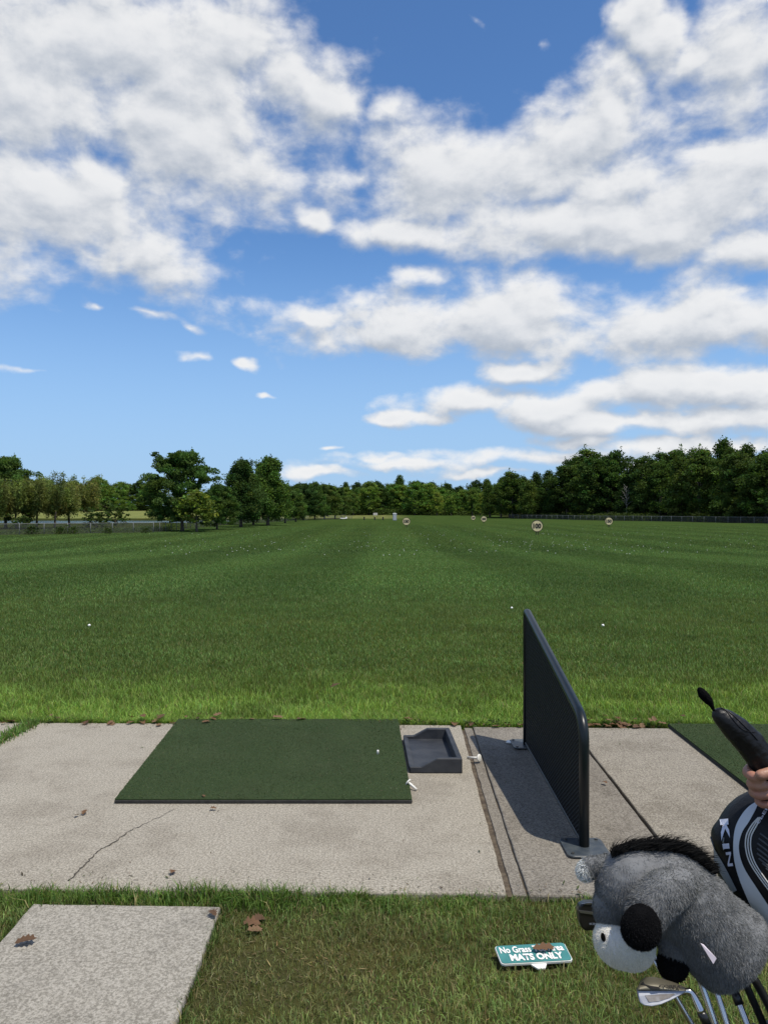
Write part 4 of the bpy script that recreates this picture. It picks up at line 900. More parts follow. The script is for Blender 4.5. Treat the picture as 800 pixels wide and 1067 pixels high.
def ring_tube(bm, secs, n=36, close=False):
    rs = []
    for c_, ra, rb in secs: rs.append([bm.verts.new(c_+side*math.cos(2*math.pi*k/n)*ra+fwd*math.sin(2*math.pi*k/n)*rb) for k in range(n)])
    for a, b_ in zip(rs, rs[1:]):
        for k in range(n): bm.faces.new((a[k], a[(k+1) % n], b_[(k+1) % n], b_[k]))
    return rs
bm = bmesh.new(); rs = ring_tube(bm, [(MC-AX*.80, .105, .09), (MC-AX*.78, .115, .10), (MC-AX*.4, .118, .105), (MC-AX*.06, .120, .11), (MC-AX*.035, .122, .112), (MC-AX*.035, .106, .096), (MC-AX*.3, .10, .09)]); bm.faces.new(rs[0]); bm.faces.new(rs[-1]); link('body', bm_mesh(bm, 'body', True), bag_black, bag, True)
bm = bmesh.new(); ring_tube(bm, [(MC-AX*.06, .123, .113), (MC-AX*.03, .132, .122), (MC-AX*.006, .133, .123), (MC, .127, .117), (MC-AX*.006, .115, .105), (MC-AX*.05, .112, .102)]); link('rim', bm_mesh(bm, 'rim', True), black_gl, bag, True)
bm = bmesh.new(); tube(bm, [MC-side*.11, MC+side*.11], .010, 8); tube(bm, [MC-fwd*.10, MC+fwd*.10], .010, 8); link('divider_bar', bm_mesh(bm, 'divider_bar', True), bag_black, bag, True)
bm = bmesh.new(); capsule(bm, [MC-AX*.25-fwd*.10+side*.05, MC-AX*.62-fwd*.11+side*.05], [.06, .07], 12); link('pocket', blob(bm, 'pocket', .008, 6), bag_black, bag, True)
for s_ in (-1, 1):
    bm = bmesh.new(); a = MC-AX*.10+fwd*.11+side*.05*s_; e = Vector((MC.x+.05-.22*s_*0+side.x*.25*s_, MC.y+.42, .01)); tube(bm, [a, e], .008, 8); link('stand_leg', bm_mesh(bm, 'stand_leg', True), black_gl, bag, True)
# fur
fur_m = leaf_material('plush_fur', trans=.12, rough=.85, spec=.1)
def fur_mesh(name, mesh, n, length, width, tonefn, flow=Vector((.3, 0, -1)), lay=.75, jit=.45):
    mesh.calc_loop_triangles(); nt = len(mesh.loop_triangles)
    co = np.empty(len(mesh.vertices)*3); mesh.vertices.foreach_get('co', co); co = co.reshape(-1, 3)
    no = np.empty(len(mesh.vertices)*3); mesh.vertices.foreach_get('normal', no); no = no.reshape(-1, 3)
    tr = np.empty(nt*3, np.int32); mesh.loop_triangles.foreach_get('vertices', tr); tr = tr.reshape(-1, 3)
    A, B, C = co[tr[:, 0]], co[tr[:, 1]], co[tr[:, 2]]; ar = np.linalg.norm(np.cross(B-A, C-A), axis=1)
    k = rng.choice(nt, n, p=ar/ar.sum()); u = rng.random(n); v_ = rng.random(n); q = u+v_ > 1; u[q] = 1-u[q]; v_[q] = 1-v_[q]
    p = A[k]+(B-A)[k]*u[:, None]+(C-A)[k]*v_[:, None]; nn = no[tr[k]].mean(1); nn /= np.linalg.norm(nn, axis=1)[:, None]+1e-9
    fl = np.array(flow.normalized())[None]*lay; cl = vnoise(p[:, 0]*100+p[:, 2]*37, p[:, 2]*100+p[:, 1]*61, 1.6, 40)[:, None]
    d = nn*.75+fl*(.6+.8*cl)+rng.normal(0, jit, (n, 3)); d /= np.linalg.norm(d, axis=1)[:, None]
    L = (length*rng.uniform(.55, 1.15, n))[:, None]; s_ = np.cross(d, rng.normal(0, 1, (n, 3))); s_ /= np.linalg.norm(s_, axis=1)[:, None]; s_ *= width/2
    b0 = p-nn*.001; mid = b0+d*L*.55; tip = b0+d*L+np.array([[0, 0, -1.]])*L*.18
    vv = np.stack([b0-s_, b0+s_, mid-s_*.8, mid+s_*.8, tip], 1).reshape(-1, 3); o = np.arange(n)[:, None]*5
    tris = np.concatenate([o+np.array([[0, 1, 3]]), o+np.array([[0, 3, 2]]), o+np.array([[2, 3, 4]])], 1).reshape(-1, 3)
    return tri_mesh(name, vv, tris, tone=np.repeat(tonefn(p, n), 5, 0))
grey_base = material('plush_grey', (.13, .134, .14), .95, var=(.17, .175, .18), vscale=60); white_base = material('plush_white', (.70, .68, .64), .95, var=(.62, .60, .57), vscale=40); black_plush = material('plush_black', (.003, .003, .0035), .95, var=(.005, .005, .0055), vscale=80, bump=.5, bscale=400, spec=.05)
black_fur = leaf_material('black_fur', trans=0, rough=.8, spec=.06)
def Q(px, py, dz=0.0):
    """a point at the donkey: dz is in pixels' worth of metres away from the viewer"""
    return P(px, py, ZB+dz*PXM)
px_ = PXM
dk = thing('donkey_headcover', Q(767, 997), 'grey plush donkey golf headcover with white muzzle and black mane hanging from the bag', 'headcover')
bm = bmesh.new()
ellipsoid(bm, Q(663, 925), 42*px_, 38*px_, 43*px_)                                     # head
ellipsoid(bm, Q(643, 945), 25*px_, 26*px_, 27*px_)
ellipsoid(bm, Q(690, 919), 46*px_, 38*px_, 36*px_)
capsule(bm, [Q(700, 927), Q(722, 948), Q(737, 966)], [40*px_, 43*px_, 43*px_], 16)      # neck
M_ = None
body = bm
# flared, cut-off end of the neck
e0 = Q(752, 980); e1 = Q(774, 1000); ax_ = (e1-e0).normalized(); rr = ax_.orthogonal().normalized(); rb = ax_.cross(rr)
rs = []
for u, r_ in ((-.045, 43), (-.02, 44), (.0, 45), (.016, 46.5), (.026, 46), (.030, 42)):
    c_ = e0+ax_*u; rs.append([bm.verts.new(c_+(rr*math.cos(2*math.pi*k/28)+rb*math.sin(2*math.pi*k/28))*r_*px_) for k in range(28)])
for a, b_ in zip(rs, rs[1:]):
    for k in range(28): bm.faces.new((a[k], a[(k+1) % 28], b_[(k+1) % 28], b_[k]))
bm.faces.new(rs[0][::-1]); bm.faces.new(rs[-1])
capsule(bm, [Q(712, 950, -2), Q(704, 985, -8)], [20*px_, 18*px_], 14)                     # other leg
gb = blob(bm, 'body', .0035, 5); bd = link('body', gb, grey_base, dk, True)
def grey_tone(p, n):
    c = np.array([.175, .18, .186])[None]*np.exp(rng.normal(0, .17, n))[:, None]
    return c*(.82+.36*vnoise(p[:, 0]*100+p[:, 1]*41, p[:, 2]*100, 1.1, 41))[:, None]
bm = bmesh.new(); capsule(bm, [Q(708, 921, -30), Q(690, 930, -40), Q(677, 944, -44), Q(673, 952, -46)], [17*px_, 21*px_, 20.5*px_, 19*px_], 14); lgm = blob(bm, 'leg', .003, 4); lg = link('leg', lgm, grey_base, dk, True)
fl_ = link('fur', fur_mesh('fur', lgm, 26000, .0068, .00065, grey_tone, Vector((-.4, 0, -.8))), fur_m); fl_.parent = lg; fl_.matrix_parent_inverse = Matrix()
fr = link('fur', fur_mesh('fur', gb, 190000, .0058, .0006, grey_tone, Vector((.35, 0, -.8)), 1.0, .32), fur_m); fr.parent = bd; fr.matrix_parent_inverse = Matrix()
bm = bmesh.new(); ellipsoid(bm, Q(646, 981, -14), 27*px_, 27*px_, 24*px_, Euler((0, R(18), 0)).to_matrix()); ellipsoid(bm, Q(657, 985, -10), 24*px_, 24*px_, 23*px_); mz = blob(bm, 'muzzle', .003, 4)
mo = link('muzzle', mz, white_base, dk, True)
f2 = link('fur', fur_mesh('fur', mz, 45000, .0042, .0006, lambda p, n: np.array([.72, .70, .66])[None]*np.exp(rng.normal(0, .08, n))[:, None], Vector((.6, 0, -.6))), fur_m); f2.parent = mo; f2.matrix_parent_inverse = Matrix()
bvm = BVHTree.FromPolygons([v_.co for v_ in mz.vertices], [p_.vertices[:] for p_ in mz.polygons])
def cast(bv, px, py): 
    d = (P(px, py, 1)-CAMP).normalized(); h = bv.ray_cast(CAMP, d); return h[0], h[1]
hp, hn = cast(bvm, 629.5, 977)
bm = bmesh.new(); ellipsoid(bm, hp+hn*.003, 2.4*px_, 2.5*px_, 4.6*px_, Euler((0, R(-12), 0)).to_matrix(), 12); nz = link('nostril', bm_mesh(bm, 'nostril', True), black_plush, mo); nz.matrix_parent_inverse = Matrix()
for c_, rx, ry, rz, rot in ((Q(667.5, 967.5, -66), 19.5, 14, 20.5, -20), (Q(701, 1003, -10), 16, 17, 19, 8)):
    bm = bmesh.new(); ellipsoid(bm, c_, rx*px_, ry*px_, rz*px_, Euler((0, R(rot), 0)).to_matrix()); ellipsoid(bm, c_+Vector((.004, .008, .004)), rx*.9*px_, ry*px_, rz*.9*px_)
    hm = blob(bm, 'hoof', .003, 3); ho = link('hoof', hm, black_plush, dk, True)
    f3 = link('fur', fur_mesh('fur', hm, 7000, .0035, .0008, lambda p, n: np.array([.009, .009, .010])[None]*np.exp(rng.normal(0, .2, n))[:, None]), black_fur); f3.parent = ho; f3.matrix_parent_inverse = Matrix()
# ear / forelock tuft: grey above, white below
bm = bmesh.new(); ellipsoid(bm, Q(611, 906, 10), 10*px_, 9*px_, 11*px_, Euler((0, R(20), 0)).to_matrix()); capsule(bm, [Q(613, 901, 10), Q(629, 901, 10)], [8*px_, 10*px_], 12); em = blob(bm, 'ear', .0025, 3); ea = link('ear', em, grey_base, dk, True)
def ear_tone(p, n):
    xx = p[:, 0]/p[:, 1]*F+CX; zz = CY-(p[:, 2]-CAMH)/p[:, 1]*F
    f = smooth01(615, 608, xx-(zz-903)*.35)[:, None]; return (np.array([.17, .175, .18])[None]*(1-f)+np.array([.60, .62, .64])[None]*f)*np.exp(rng.normal(0, .16, n))[:, None]
f4 = link('fur', fur_mesh('fur', em, 9000, .006, .0008, ear_tone, Vector((-.3, 0, -1))), fur_m); f4.parent = ea; f4.matrix_parent_inverse = Matrix()
# mane
bvb = BVHTree.FromPolygons([v_.co for v_ in gb.vertices], [p_.vertices[:] for p_ in gb.polygons])
mpx = catmull([(638, 889, 0), (652, 882, 0), (672, 881, 0), (692, 882, 0), (710, 886, 0), (727, 894, 0), (742, 905, 0)], 12)
vs, ts, tn = [], [], []
for i in range(5200):
    u = random.random(); q = mpx[min(len(mpx)-1, int(u*len(mpx)))]; dz = random.gauss(0, 6)
    b0 = Q(q.x+random.uniform(-2, 2), q.y+random.uniform(-2, 6), dz); fl = max(0, .5-u)
    d = Vector((random.gauss(1.0-.7*(u < .06), .28), random.gauss(0, .22), random.gauss(.50-.35*max(0, u-.5), .17))).normalized()
    ln = random.uniform(7, 17)*(.55+.75*math.sin(math.pi*min(1, u*.95+.10)))*(1.7 if random.random() < .05 else 1)*px_; sd = d.cross(Vector((random.gauss(0, 1), random.gauss(0, 1), random.gauss(0, 1)))).normalized()*.00045
    m1 = b0+d*ln*.55; tp = m1+(d+Vector((.45, 0, -.35))).normalized()*ln*.5; o = len(vs); vs += [b0-sd, b0+sd, m1-sd, m1+sd, tp]; ts += [(o, o+1, o+3), (o, o+3, o+2), (o+2, o+3, o+4)]
    tn += [(random.uniform(.004, .010),)*3]*5
link('mane', tri_mesh('mane', np.array([tuple(v_) for v_ in vs]), ts, tone=np.array(tn)), black_fur, dk, True)
# sewn-in white tag
hp, hn = cast(bvb, 737, 992); n3 = (CAMP-hp).normalized()
bm = bmesh.new(); zz = (hp+n3*.010).y; a = [P(729.5, 982.5, zz), P(733, 984, zz), P(746.5, 998.5, zz-.006), P(743, 1004.5, zz-.006)]; prism(bm, a, n3*.0008); link('tag', bm_mesh(bm, 'tag'), material('tag_white', (.70, .62, .68), .6), dk, True)
# shaft carrying it
# driver headcover
dc = thing('driver_headcover', P(806, 1000, 1.38), 'large black, white and grey driver headcover with white letters behind the plush donkey', 'headcover')
zc = 1.385; pc = zc/F; rotd = Euler((0, R(42), 0)).to_matrix()
bm = bmesh.new(); ellipsoid(bm, P(824, 898, zc), 85*pc, 50*pc, 69*pc, rotd, 32); ellipsoid(bm, P(762, 874, zc), 20*pc, 24*pc, 20*pc)
capsule(bm, [P(832, 925, zc), P(858, 985, zc), P(846, 1040, zc-.02)], [62*pc, 44*pc, 32*pc], 18)
ellipsoid(bm, P(784, 905, zc), 36*pc, 36*pc, 46*pc, Euler((0, R(-25), 0)).to_matrix())
cvm = blob(bm, 'shell', .005, 8); cover_black = material('cover_black', (.005, .0055, .007), .5, var=(.008, .009, .011), vscale=30, bump=.15, bscale=200, spec=.25)
shell = link('shell', cvm, cover_black, dc, True)
bvd = BVHTree.FromPolygons([v_.co for v_ in cvm.vertices], [p_.vertices[:] for p_ in cvm.polygons])
def drape(px, py, lift):
    h, n_ = cast(bvd, px, py)
    if h is None:
        h, n_, _, _ = bvd.find_nearest(P(px, py, zc-.05))
    return h+n_*lift
def draped_strip(name, left, right, mat, parent, lift=.0016, nu=40, nv=10):
    L = catmull([(a, b_, 0) for a, b_ in left], 8); Rr = catmull([(a, b_, 0) for a, b_ in right], 8)
    def samp(c_, u): f = u*(len(c_)-1); i = min(int(f), len(c_)-2); return c_[i].lerp(c_[i+1], f-i)
    bm = bmesh.new(); g = [[bm.verts.new(drape(*(samp(L, i/nu).lerp(samp(Rr, i/nu), j/nv)).to_2d(), lift)) for j in range(nv+1)] for i in range(nu+1)]
    for i in range(nu):
        for j in range(nv): bm.faces.new((g[i][j], g[i][j+1], g[i+1][j+1], g[i+1][j]))
    o = link(name, bm_mesh(bm, name, True), mat); o.parent = parent; o.matrix_parent_inverse = Matrix(); return o
panel_w = material('cover_white', (.50, .54, .58), .5, var=(.56, .60, .64), vscale=15); panel_g = material('cover_grey', (.20, .235, .26), .5, var=(.26, .29, .32), vscale=20)
draped_strip('white_panel', [(791, 834), (781, 840), (773, 849), (766.5, 862), (764, 880), (766, 900), (772, 920), (783, 945), (796, 968)], [(791.5, 834.5), (787, 844), (780.5, 856), (773, 868), (770, 884), (775, 903), (788, 924), (802, 945), (818, 968)], panel_w, shell)
draped_strip('side_panel', [(738.6, 868), (738.2, 876), (740, 886), (745, 898), (753, 913), (763, 930)], [(739.6, 868), (742, 876), (746, 886), (753, 898), (760, 911), (768, 927)], panel_g, shell)
for k, off in enumerate((0, 2.6, 5.2)):
    c_ = catmull([(790+off*.4, 852-off*.1, 0), (783+off, 860, 0), (777.5+off, 871, 0), (777+off, 884, 0), (781+off, 898, 0), (791+off, 914, 0), (806+off, 934, 0)], 8)
    o_ = link('piping', tube_mesh('piping', [drape(q.x, q.y, .0012) for q in c_], .0011, 6), material('piping_white', (.62, .62, .60), .5) if k == 0 else bpy.data.materials['piping_white']); o_.parent = shell; o_.matrix_parent_inverse = Matrix()
rib_m = material('rib_grey', (.055, .06, .066), .6)
for k in range(15):
    y0 = 868+k*5.2; x0 = 787+max(0, (y0-893))*.72 if y0 > 893 else 786+max(0, (880-y0))*.25
    if x0 > 812: continue
    c_ = [(x0+2.5+q*4, y0+q*3.1) for q in range(9)]
    o_ = link('rib', tube_mesh('rib', [drape(a, b_, .0003) for a, b_ in c_], .0016, 6), rib_m); o_.parent = shell; o_.matrix_parent_inverse = Matrix()
def draped_letter(ch, o0, ex2, ey2, mat, bold=.05):
    m = text_mesh(ch, bold, 4); bm = bmesh.new(); bm.from_mesh(m); bmesh.ops.triangulate(bm, faces=bm.faces[:]); bmesh.ops.subdivide_edges(bm, edges=bm.edges[:], cuts=3, use_grid_fill=True)
    xs = [v_.co.x for v_ in bm.verts]; ys = [v_.co.y for v_ in bm.verts]; x0, x1, y0, y1 = min(xs), max(xs), min(ys), max(ys)
    for v_ in bm.verts:
        u, w_ = (v_.co.x-x0)/(x1-x0), (v_.co.y-y0)/(y1-y0); v_.co = drape(o0[0]+ex2[0]*u+ey2[0]*w_, o0[1]+ex2[1]*u+ey2[1]*w_, .0018)
    o = link('lettering', bm_mesh(bm, 'lettering'), mat); o.parent = shell; o.matrix_parent_inverse = Matrix()
draped_letter('K', (750.6, 854), (1.6, 22), (8.6, -.8), lettering_w, .06); draped_letter('I', (753, 879), (.8, 5.2), (6.6, -.6), lettering_w, .06); draped_letter('N', (756.4, 887.5), (2.6, 15), (5.2, -.6), lettering_w, .02);
draped_letter('SPEED', (788, 857), (15, -24), (2.6, 1.6), lettering_w, .01)
sh = tube_mesh('shaft', [P(846, 1036, zc-.02), MC+side*.05+fwd*.02-AX*.25], .006, 8); link('shaft', sh, black_gl, dc, True)

# irons
def club(pts_shaft, rad, label, ferrule=None, mat=chrome):
    o = thing('golf_club', pts_shaft[-1], label, 'golf club', 'clubs standing in the golf bag')
    link('shaft', tube_mesh('shaft', pts_shaft, rad, 10), mat, o, True)
    if ferrule: link('ferrule', tube_mesh('ferrule', ferrule, rad*1.35, 10), black_gl, o, True)
    return o
def to_mouth(px, py, z, ex_=.4):
    """run a shaft from a pixel at depth z down into the bag"""
    a = P(px, py, z); return a
z1 = 1.235
c = club([P(733, 1060, z1+.01), P(757, 1103, z1+.03), MC-AX*.2-side*.03], .0052, 'iron in front with a steel blade lettered on its sole, below the black hooves', [P(730.5, 1055, z1+.009), P(737, 1068, z1+.014)])
# head: a blade seen from its cavity back, sole up
def blade_head(o, zf, flip, lettered):
    pl = lambda x, y, dz=0: P(x, y, zf+dz+(max(0, y-1032)*-.5*PXM))
    back = [(664, 1031.5), (664.6, 1038), (666.4, 1044.6), (671, 1048), (679, 1049.2), (689, 1047.2), (701, 1042), (710, 1037), (716, 1033), (713, 1031)]
    sole_t = [(668, 1022), (673, 1018.4), (682, 1018), (694, 1021), (706, 1025), (717, 1030)]
    bm = bmesh.new(); prism(bm, [pl(*q) for q in back], Vector((0, .007, .0)), .0015, 2)
    link('blade', bm_mesh(bm, 'blade', False), satin, o, True)
    bm = bmesh.new(); n_ = 12
    up = catmull([(x, y, 0) for x, y in sole_t], 4); lowl = [Vector((664+(714-664)*i/(len(up)-1), 1031.8+(0.6*i/(len(up)-1)), 0)) for i in range(len(up))]
    rows = []
    for a, b_ in zip(lowl, up):
        r_ = []
        for j in range(7):
            s_ = j/6; q = a.lerp(b_, s_); r_.append(bm.verts.new(pl(q.x, q.y, -.004+.026*s_-.006*math.sin(s_*math.pi))))
        rows.append(r_)
    for a, b_ in zip(rows, rows[1:]):
        for j in range(6): bm.faces.new((a[j], a[j+1], b_[j+1], b_[j]))
    r = bmesh.ops.extrude_face_region(bm, geom=bm.faces[:]); bmesh.ops.translate(bm, vec=Vector((0, .005, -.003)), verts=[x for x in r['geom'] if isinstance(x, bmesh.types.BMVert)])
    so = link('sole', bm_mesh(bm, 'sole', True), gold, o, True)
    def on(x, y):
        s_ = max(0, min(1, (1031.8-y)/11)); return pl(x, y, -.004+.026*s_-.006*math.sin(s_*math.pi)-.0025)
    bm = bmesh.new(); prism(bm, [on(667, 1025), on(672, 1021), on(688, 1030), on(681, 1031)], Vector((0, -.0006, .0006))); link('stripe', bm_mesh(bm, 'stripe'), black_gl, so).matrix_parent_inverse = Matrix()
    tl = text_on('lettering', 'COBRA', on(686, 1029.6), on(709, 1030.6)-on(686, 1029.6), on(686.6, 1026.4)-on(686, 1029.6), black_gl, None, .0012, .03); tl.parent = so; tl.matrix_parent_inverse = Matrix()
    bm = bmesh.new(); prism(bm, [pl(672, 1037.6, -.001), pl(690, 1036.4, -.001), pl(703, 1036, -.001), pl(698, 1039.6, -.001), pl(686, 1043.4, -.001), pl(676, 1044.2, -.001)], Vector((0, .0012, 0))); link('cavity_badge', bm_mesh(bm, 'cavity_badge'), material('badge_dark', (.10, .085, .07), .45, metal=.6, var=(.22, .22, .23), vscale=40), o, True)
    link('hosel', tube_mesh('hosel', catmull([pl(709, 1034, .006), pl(717, 1033, .006), pl(723, 1039, .007), pl(730.5, 1055, .009)], 5), [.0045]*5+[.0056]*11, 12), chrome, o, True)
blade_head(c, z1, False, True)
# the dark iron peeping out left of the muzzle, its shaft running behind the donkey
zi = 1.40
c = club([P(676, 989, zi), P(705, 1041, zi-.02), P(740, 1100, zi-.04), MC-AX*.2-side*.05+fwd*.02], .0050, 'black iron head showing left of the donkey muzzle, shaft behind')
bm = bmesh.new(); prism(bm, [P(x, y, zi-.002) for x, y in ((602.2, 948), (604, 943.2), (610, 940.2), (622, 940), (640, 942), (652, 950), (640, 966), (622, 969.5), (610, 970.4), (606, 967), (603.4, 960))], Vector((0, .020, -.004)), .003, 2); link('head', bm_mesh(bm, 'head'), black_gl, c, True)
bm = bmesh.new(); prism(bm, [P(x, y, zi-.0035) for x, y in ((602.8, 948.5), (620, 950.8), (640, 951), (640, 953), (620, 953.4), (604, 951))], Vector((0, .002, 0))); link('trim', bm_mesh(bm, 'trim'), satin, c, True)
bm = bmesh.new(); prism(bm, [P(x, y, zi-.0035) for x, y in ((606, 941.8), (612, 940.6), (622, 940.4), (622, 941.8), (612, 942.4))], Vector((0, .002, 0))); link('trim', bm_mesh(bm, 'trim'), satin, c, True)
text_on('lettering', 'KING', P(614, 963.6, zi-.0042), P(626, 963.6, zi-.0042)-P(614, 963.6, zi-.0042), P(614, 961.4, zi-.0042)-P(614, 963.6, zi-.0042), lettering_w, c, .0004, .03)
link('hosel', tube_mesh('hosel', catmull([P(645, 955, zi+.01), P(655, 957, zi+.01), P(664, 967, zi+.005), P(676, 989, zi)], 5), .0058, 10), chrome, c, True)
for (a, za, b_, zb, rad, lab, fer, mt) in (
    ((728, 1018), 1.37, (745, 1067), 1.345, .0056, 'steel club shaft just right of the front iron hosel, under the plush neck', None, chrome),
    ((742, 1020), 1.38, (757, 1066), 1.35, .0054, 'second steel shaft right of the front iron hosel', None, chrome),
    ((757, 1012), 1.39, (770, 1046), 1.36, .0056, 'steel shaft with a black ferrule near the bag rim', 1, chrome),
    ((770, 1010), 1.38, (785, 1044), 1.37, .0066, 'rightmost shaft, black graphite, entering the bag under the donkey neck', None, black_gl)):
    A = P(*a, za); B = P(*b_, zb); d = (B-A).normalized(); c = club([A-d*.04, A, B, B+d*.26], rad, lab, [B-d*.022, B+d*.002] if fer else None, mt)
link('shaft', tube_mesh('shaft', [Q(758, 985), Q(788, 1024, 4), Q(800, 1046, 6), MC-AX*.25], .007, 8), black_gl, dk, True)

# ------------------------------------------------------------------ person holding a slim headcover
leather = material('cover_leather', (.005, .005, .006), .42, var=(.008, .008, .009), vscale=20, bump=.25, bscale=90, spec=.3)
ZH = 1.30; ph = ZH/F
hc = thing('slim_headcover', P(802, 815, ZH), 'slim black leather headcover with a knitted tip, held in a hand at the right edge', 'headcover')
bm = bmesh.new(); capsule(bm, [P(x, y, ZH) for x, y in ((750, 745.5), (757, 750.5), (768, 760.5), (781, 774), (791.5, 789), (799, 806), (806, 826), (814, 850))], [q*ph for q in (8.6, 11.6, 14.4, 15.4, 15, 13.4, 12, 10.5)], 18)
sm = blob(bm, 'sleeve', .003, 6); slv = link('sleeve', sm, leather, hc, True)
bvs = BVHTree.FromPolygons([v_.co for v_ in sm.vertices], [p_.vertices[:] for p_ in sm.polygons])
def sdrape(x, y):
    h, n_ = cast(bvs, x, y)
    if h is None: h, n_, _, _ = bvs.find_nearest(P(x, y, ZH-.02))
    return h+n_*.0004
for sm_, r_ in ((((751, 737.5), (761, 743), (772, 753), (782, 763), (789, 771)), .0013), (((757, 741), (764, 750), (774, 760), (786, 763)), .0010)):
    o_ = link('seam', tube_mesh('seam', [sdrape(q.x, q.y) for q in catmull([(a, b_, 0) for a, b_ in sm_], 6)], r_, 6), leather); o_.parent = slv; o_.matrix_parent_inverse = Matrix()
bm = bmesh.new(); capsule(bm, [P(729.5, 719, ZH), P(732.5, 723.5, ZH), P(737, 728.5, ZH), P(740.5, 733, ZH), P(743.5, 740, ZH)], [q*ph for q in (3.6, 5.4, 5.0, 3.0, 1.6)], 12)
tip = blob(bm, 'tip_tag', .0018, 3); to_ = link('tip_tag', tip, black_plush, hc, True)

skin_m = bpy.data.materials.new('skin'); skin_m.use_nodes = True; t = skin_m.node_tree; b = t.nodes['Principled BSDF']; b.inputs['Roughness'].default_value = .5
o_ = N(t, 'ShaderNodeTexCoord').outputs['Object']; c_ = mixcol(t, maprange(t, tex(t, o_, 40, 4), .3, .7), (.30, .15, .10), (.37, .195, .13)); c_ = mixcol(t, maprange(t, tex(t, o_, 14, 2), .45, .7, 0, .5), c_, (.40, .15, .115)); t.links.new(c_, b.inputs['Base Color'])
b.inputs['Subsurface Weight'].default_value = .15; b.inputs['Subsurface Radius'].default_value = (.008, .003, .002)
bp = N(t, 'ShaderNodeBump'); bp.inputs['Strength'].default_value = .3; bp.inputs['Distance'].default_value = .001; t.links.new(tex(t, o_, 350, 3), bp.inputs['Height']); t.links.new(bp.outputs[0], b.inputs['Normal'])
def skinned(chains, name, voxel=None, sm=2):
    """every chain is a list of (point, radius); each grows its own skin, then all are fused into one surface"""
    bm = bmesh.new()
    for ch in chains:
        cr = catmull([(*p, ) for p, r in ch], 5); rs_ = np.interp(np.linspace(0, len(ch)-1, len(cr)), range(len(ch)), [r for p, r in ch])
        capsule(bm, cr, list(rs_), 10, .36)
    return blob(bm, name, voxel, sm)
m_ = .001
H = lambda x, y, dz: P(x+5.5, y-3, ZH+dz)
fing = [
 # index finger: from the knuckle behind the sleeve round its left side to the front
 [(H(822, 815, .032), .0105), (H(800, 800, .034), .0098), (H(781, 801, .022), .0092), (H(773.5, 806.5, .004), .0090), (H(778, 811.5, -.016), .0086), (H(786, 814, -.025), .0080)],
 [(H(826, 828, .030), .0105), (H(804, 818, .034), .0098), (H(784, 815, .024), .0092), (H(777.5, 819, .004), .0090), (H(783, 821.5, -.018), .0084), (H(792, 821, -.027), .0078)],
 [(H(829, 840, .028), .0100), (H(808, 833, .031), .0092), (H(787, 826, .022), .0086), (H(779.5, 828, .004), .0084), (H(785, 831.5, -.016), .0080), (H(794, 831, -.025), .0073)],
 [(H(831, 851, .024), .0092), (H(812, 847, .026), .0080), (H(792, 837, .020), .0074), (H(785, 837.5, .003), .0072), (H(790, 841, -.013), .0068), (H(798, 841, -.021), .0062)],
 # thumb leaving the side of the palm and lying across the front
 [(H(842, 822, .008), .0150), (H(825, 808, -.010), .0130), (H(808, 806, -.026), .0108), (H(796, 808.5, -.033), .0098), (H(786.5, 810.5, -.034), .0086)],
]
palm = [[(H(826, 818, .028), .0115), (H(846, 826, .020), .0150), (H(866, 838, .014), .0180)], [(H(829, 832, .028), .0120), (H(848, 838, .018), .0155), (H(868, 842, .012), .0180)], [(H(831, 846, .022), .0110), (H(850, 846, .016), .0150), (H(870, 845, .012), .0175)], [(H(842, 822, .008), .0150), (H(860, 832, .010), .0175), (H(872, 840, .012), .0180)]]
wrist = H(874, 842, .012); elbow = Vector((1.02, 1.36, 1.09)); shoulder = Vector((1.10, 1.54, 1.42))
arm = [[(H(868, 842, .012), .020), (H(884, 845, .014), .0235), (wrist.lerp(elbow, .45), .034), (wrist.lerp(elbow, .75), .042), (elbow, .041)]]
handm = skinned(fing+palm+arm, 'person', .0022, 3)
BX, BY = 1.27, 1.60
def B3(x, y, z): return Vector((BX+x, BY+y, z))
chains = [
 [(elbow, .041), (elbow.lerp(shoulder, .5), .048), (shoulder, .056)], [(shoulder, .056), (B3(0, 0, 1.43), .075)],
 [(B3(.18, .02, 1.42), .056), (B3(.24, .0, 1.15), .046), (B3(.23, -.10, .93), .034), (B3(.20, -.16, .82), .030)], [(B3(.18, .02, 1.42), .056), (B3(0, 0, 1.43), .075)],
 [(B3(0, 0, .95), .145), (B3(0, 0, 1.10), .135), (B3(0, 0, 1.28), .150), (B3(0, 0, 1.40), .12)], [(B3(-.07, 0, 1.0), .12), (B3(-.08, 0, 1.30), .11)], [(B3(.07, 0, 1.0), .12), (B3(.08, 0, 1.30), .11)],
 [(B3(0, 0, 1.42), .065), (B3(-.005, -.005, 1.52), .055)],
 [(B3(-.09, 0, .92), .095), (B3(-.10, -.01, .70), .075), (B3(-.10, -.01, .49), .056), (B3(-.10, .01, .34), .055), (B3(-.10, .02, .10), .036)],
 [(B3(.09, 0, .92), .095), (B3(.10, -.01, .70), .075), (B3(.11, -.01, .49), .056), (B3(.11, .01, .34), .055), (B3(.11, .02, .10), .036)],
 [(B3(-.10, .03, .05), .036), (B3(-.115, -.08, .035), .034), (B3(-.12, -.15, .028), .026)], [(B3(.11, .03, .05), .036), (B3(.115, -.08, .035), .034), (B3(.12, -.15, .028), .026)],
]
bm = bmesh.new()
for ch in chains: capsule(bm, [p for p, r in ch], [r for p, r in ch], 10, .24)
hd = B3(-.02, -.02, 1.64); rt = Euler((R(10), 0, R(-50))).to_matrix()
ellipsoid(bm, hd, .075, .092, .105, rt); ellipsoid(bm, hd+rt @ Vector((0, -.03, -.055)), .055, .058, .055, rt)
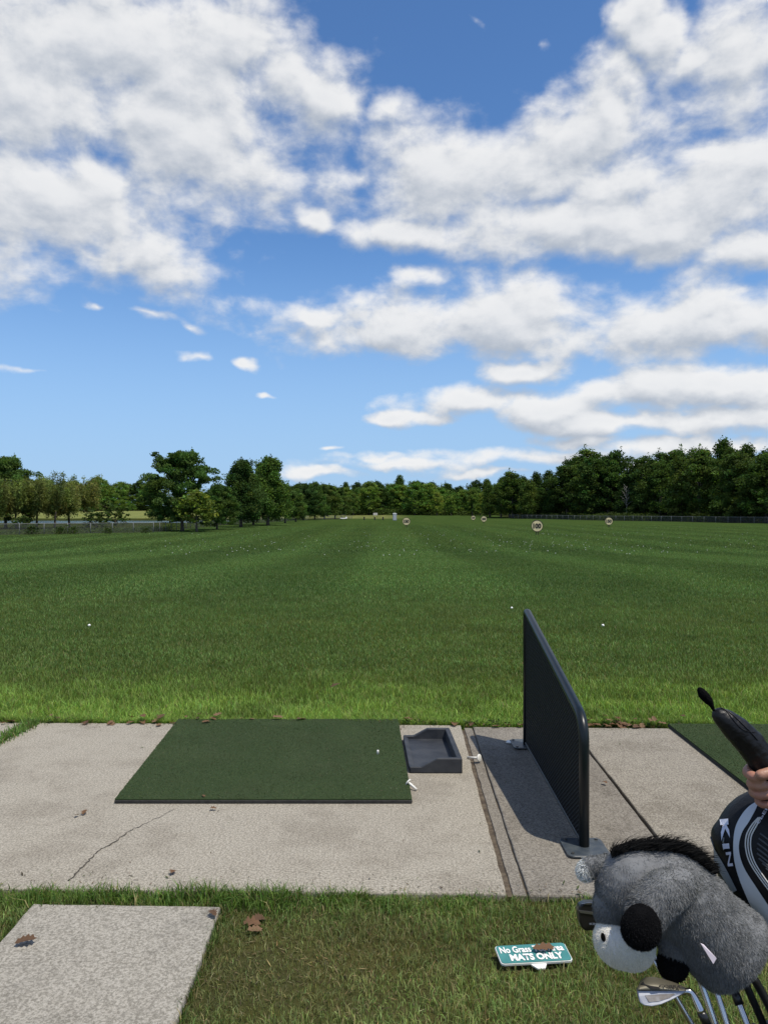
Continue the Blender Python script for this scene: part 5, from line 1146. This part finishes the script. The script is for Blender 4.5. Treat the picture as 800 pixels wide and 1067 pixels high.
ellipsoid(bm, hd+rt @ Vector((0, -.098, -.015)), .014, .022, .022, rt, 12); ellipsoid(bm, hd+rt @ Vector((0, -.082, -.062)), .026, .012, .012, rt, 12)
for s_ in (-1, 1): ellipsoid(bm, hd+rt @ Vector((.078*s_, .01, -.01)), .012, .022, .032, rt, 12)
bodym = blob(bm, 'person', .007, 8)
wq = B3(.20, -.16, .82); hand2 = [[(wq+Vector((0, .02, .05)), .030), (wq, .026), (wq+Vector((-.01, -.03, -.05)), .026)], [(wq, .024), (wq+Vector((.006, -.005, -.07)), .022)], [(wq, .024), (wq+Vector((-.012, -.045, -.065)), .021)]]
for k, (dy, ln2) in enumerate(((-.052, .072), (-.030, .082), (-.008, .076), (.012, .060))):
    b0 = wq+Vector((-.004, dy, -.068)); hand2.append([(b0, .0105), (b0+Vector((-.006, -.004, -ln2*.5)), .0098), (b0+Vector((-.022, -.006, -ln2)), .0085)])
hand2.append([(wq+Vector((-.012, -.04, -.03)), .014), (wq+Vector((-.03, -.062, -.062)), .0115), (wq+Vector((-.038, -.064, -.092)), .0095)])
hand2m = skinned(hand2, 'person', .0025, 3)
bm = bmesh.new(); bm.from_mesh(bodym); bm.from_mesh(handm); bm.from_mesh(hand2m); pm_ = bpy.data.meshes.new('person'); bm.to_mesh(pm_); bm.free(); pm_.polygons.foreach_set('use_smooth', [True]*len(pm_.polygons))
person = link('person', pm_, skin_m); props(person, 'person just beyond the right edge, one bare hand gripping the slim black headcover', 'person')
def cloth(name, chs, mat, grow=.012):
    bm = bmesh.new()
    for ch in chs: capsule(bm, [p for p, r in ch], [r+grow for p, r in ch], 10, .24)
    o = link(name, blob(bm, name, .008, 10), mat, person, False); return o
shirt_m = material('shirt_navy', (.03, .045, .09), .8, var=(.04, .055, .10), vscale=8); shorts_m = material('shorts_khaki', (.30, .25, .17), .85)
cloth('shirt', [chains[4], chains[5], chains[6], [(elbow.lerp(shoulder, .45), .050), (shoulder, .06)], chains[1], [(B3(.18, .02, 1.42), .056), (B3(.225, .005, 1.22), .050)], chains[3]], shirt_m)
cloth('shorts', [[(B3(0, 0, .97), .135), (B3(0, 0, .90), .12)], chains[8][:3][:2]+[(B3(-.10, -.01, .56), .072)], chains[9][:2]+[(B3(.10, -.01, .56), .072)]], shorts_m)
for k in (10, 11): cloth('shoe', [chains[k]], white_p, .010)
bm = bmesh.new(); ellipsoid(bm, hd+rt @ Vector((0, .018, .03)), .080, .092, .090, rt); link('hair', bm_mesh(bm, 'hair', True), material('hair_brown', (.03, .02, .012), .7), person)
for s_ in (-1, 1):
    bm = bmesh.new(); ellipsoid(bm, hd+rt @ Vector((.032*s_, -.083, .008)), .011, .008, .008, rt, 12); link('eye', bm_mesh(bm, 'eye', True), ink, person)
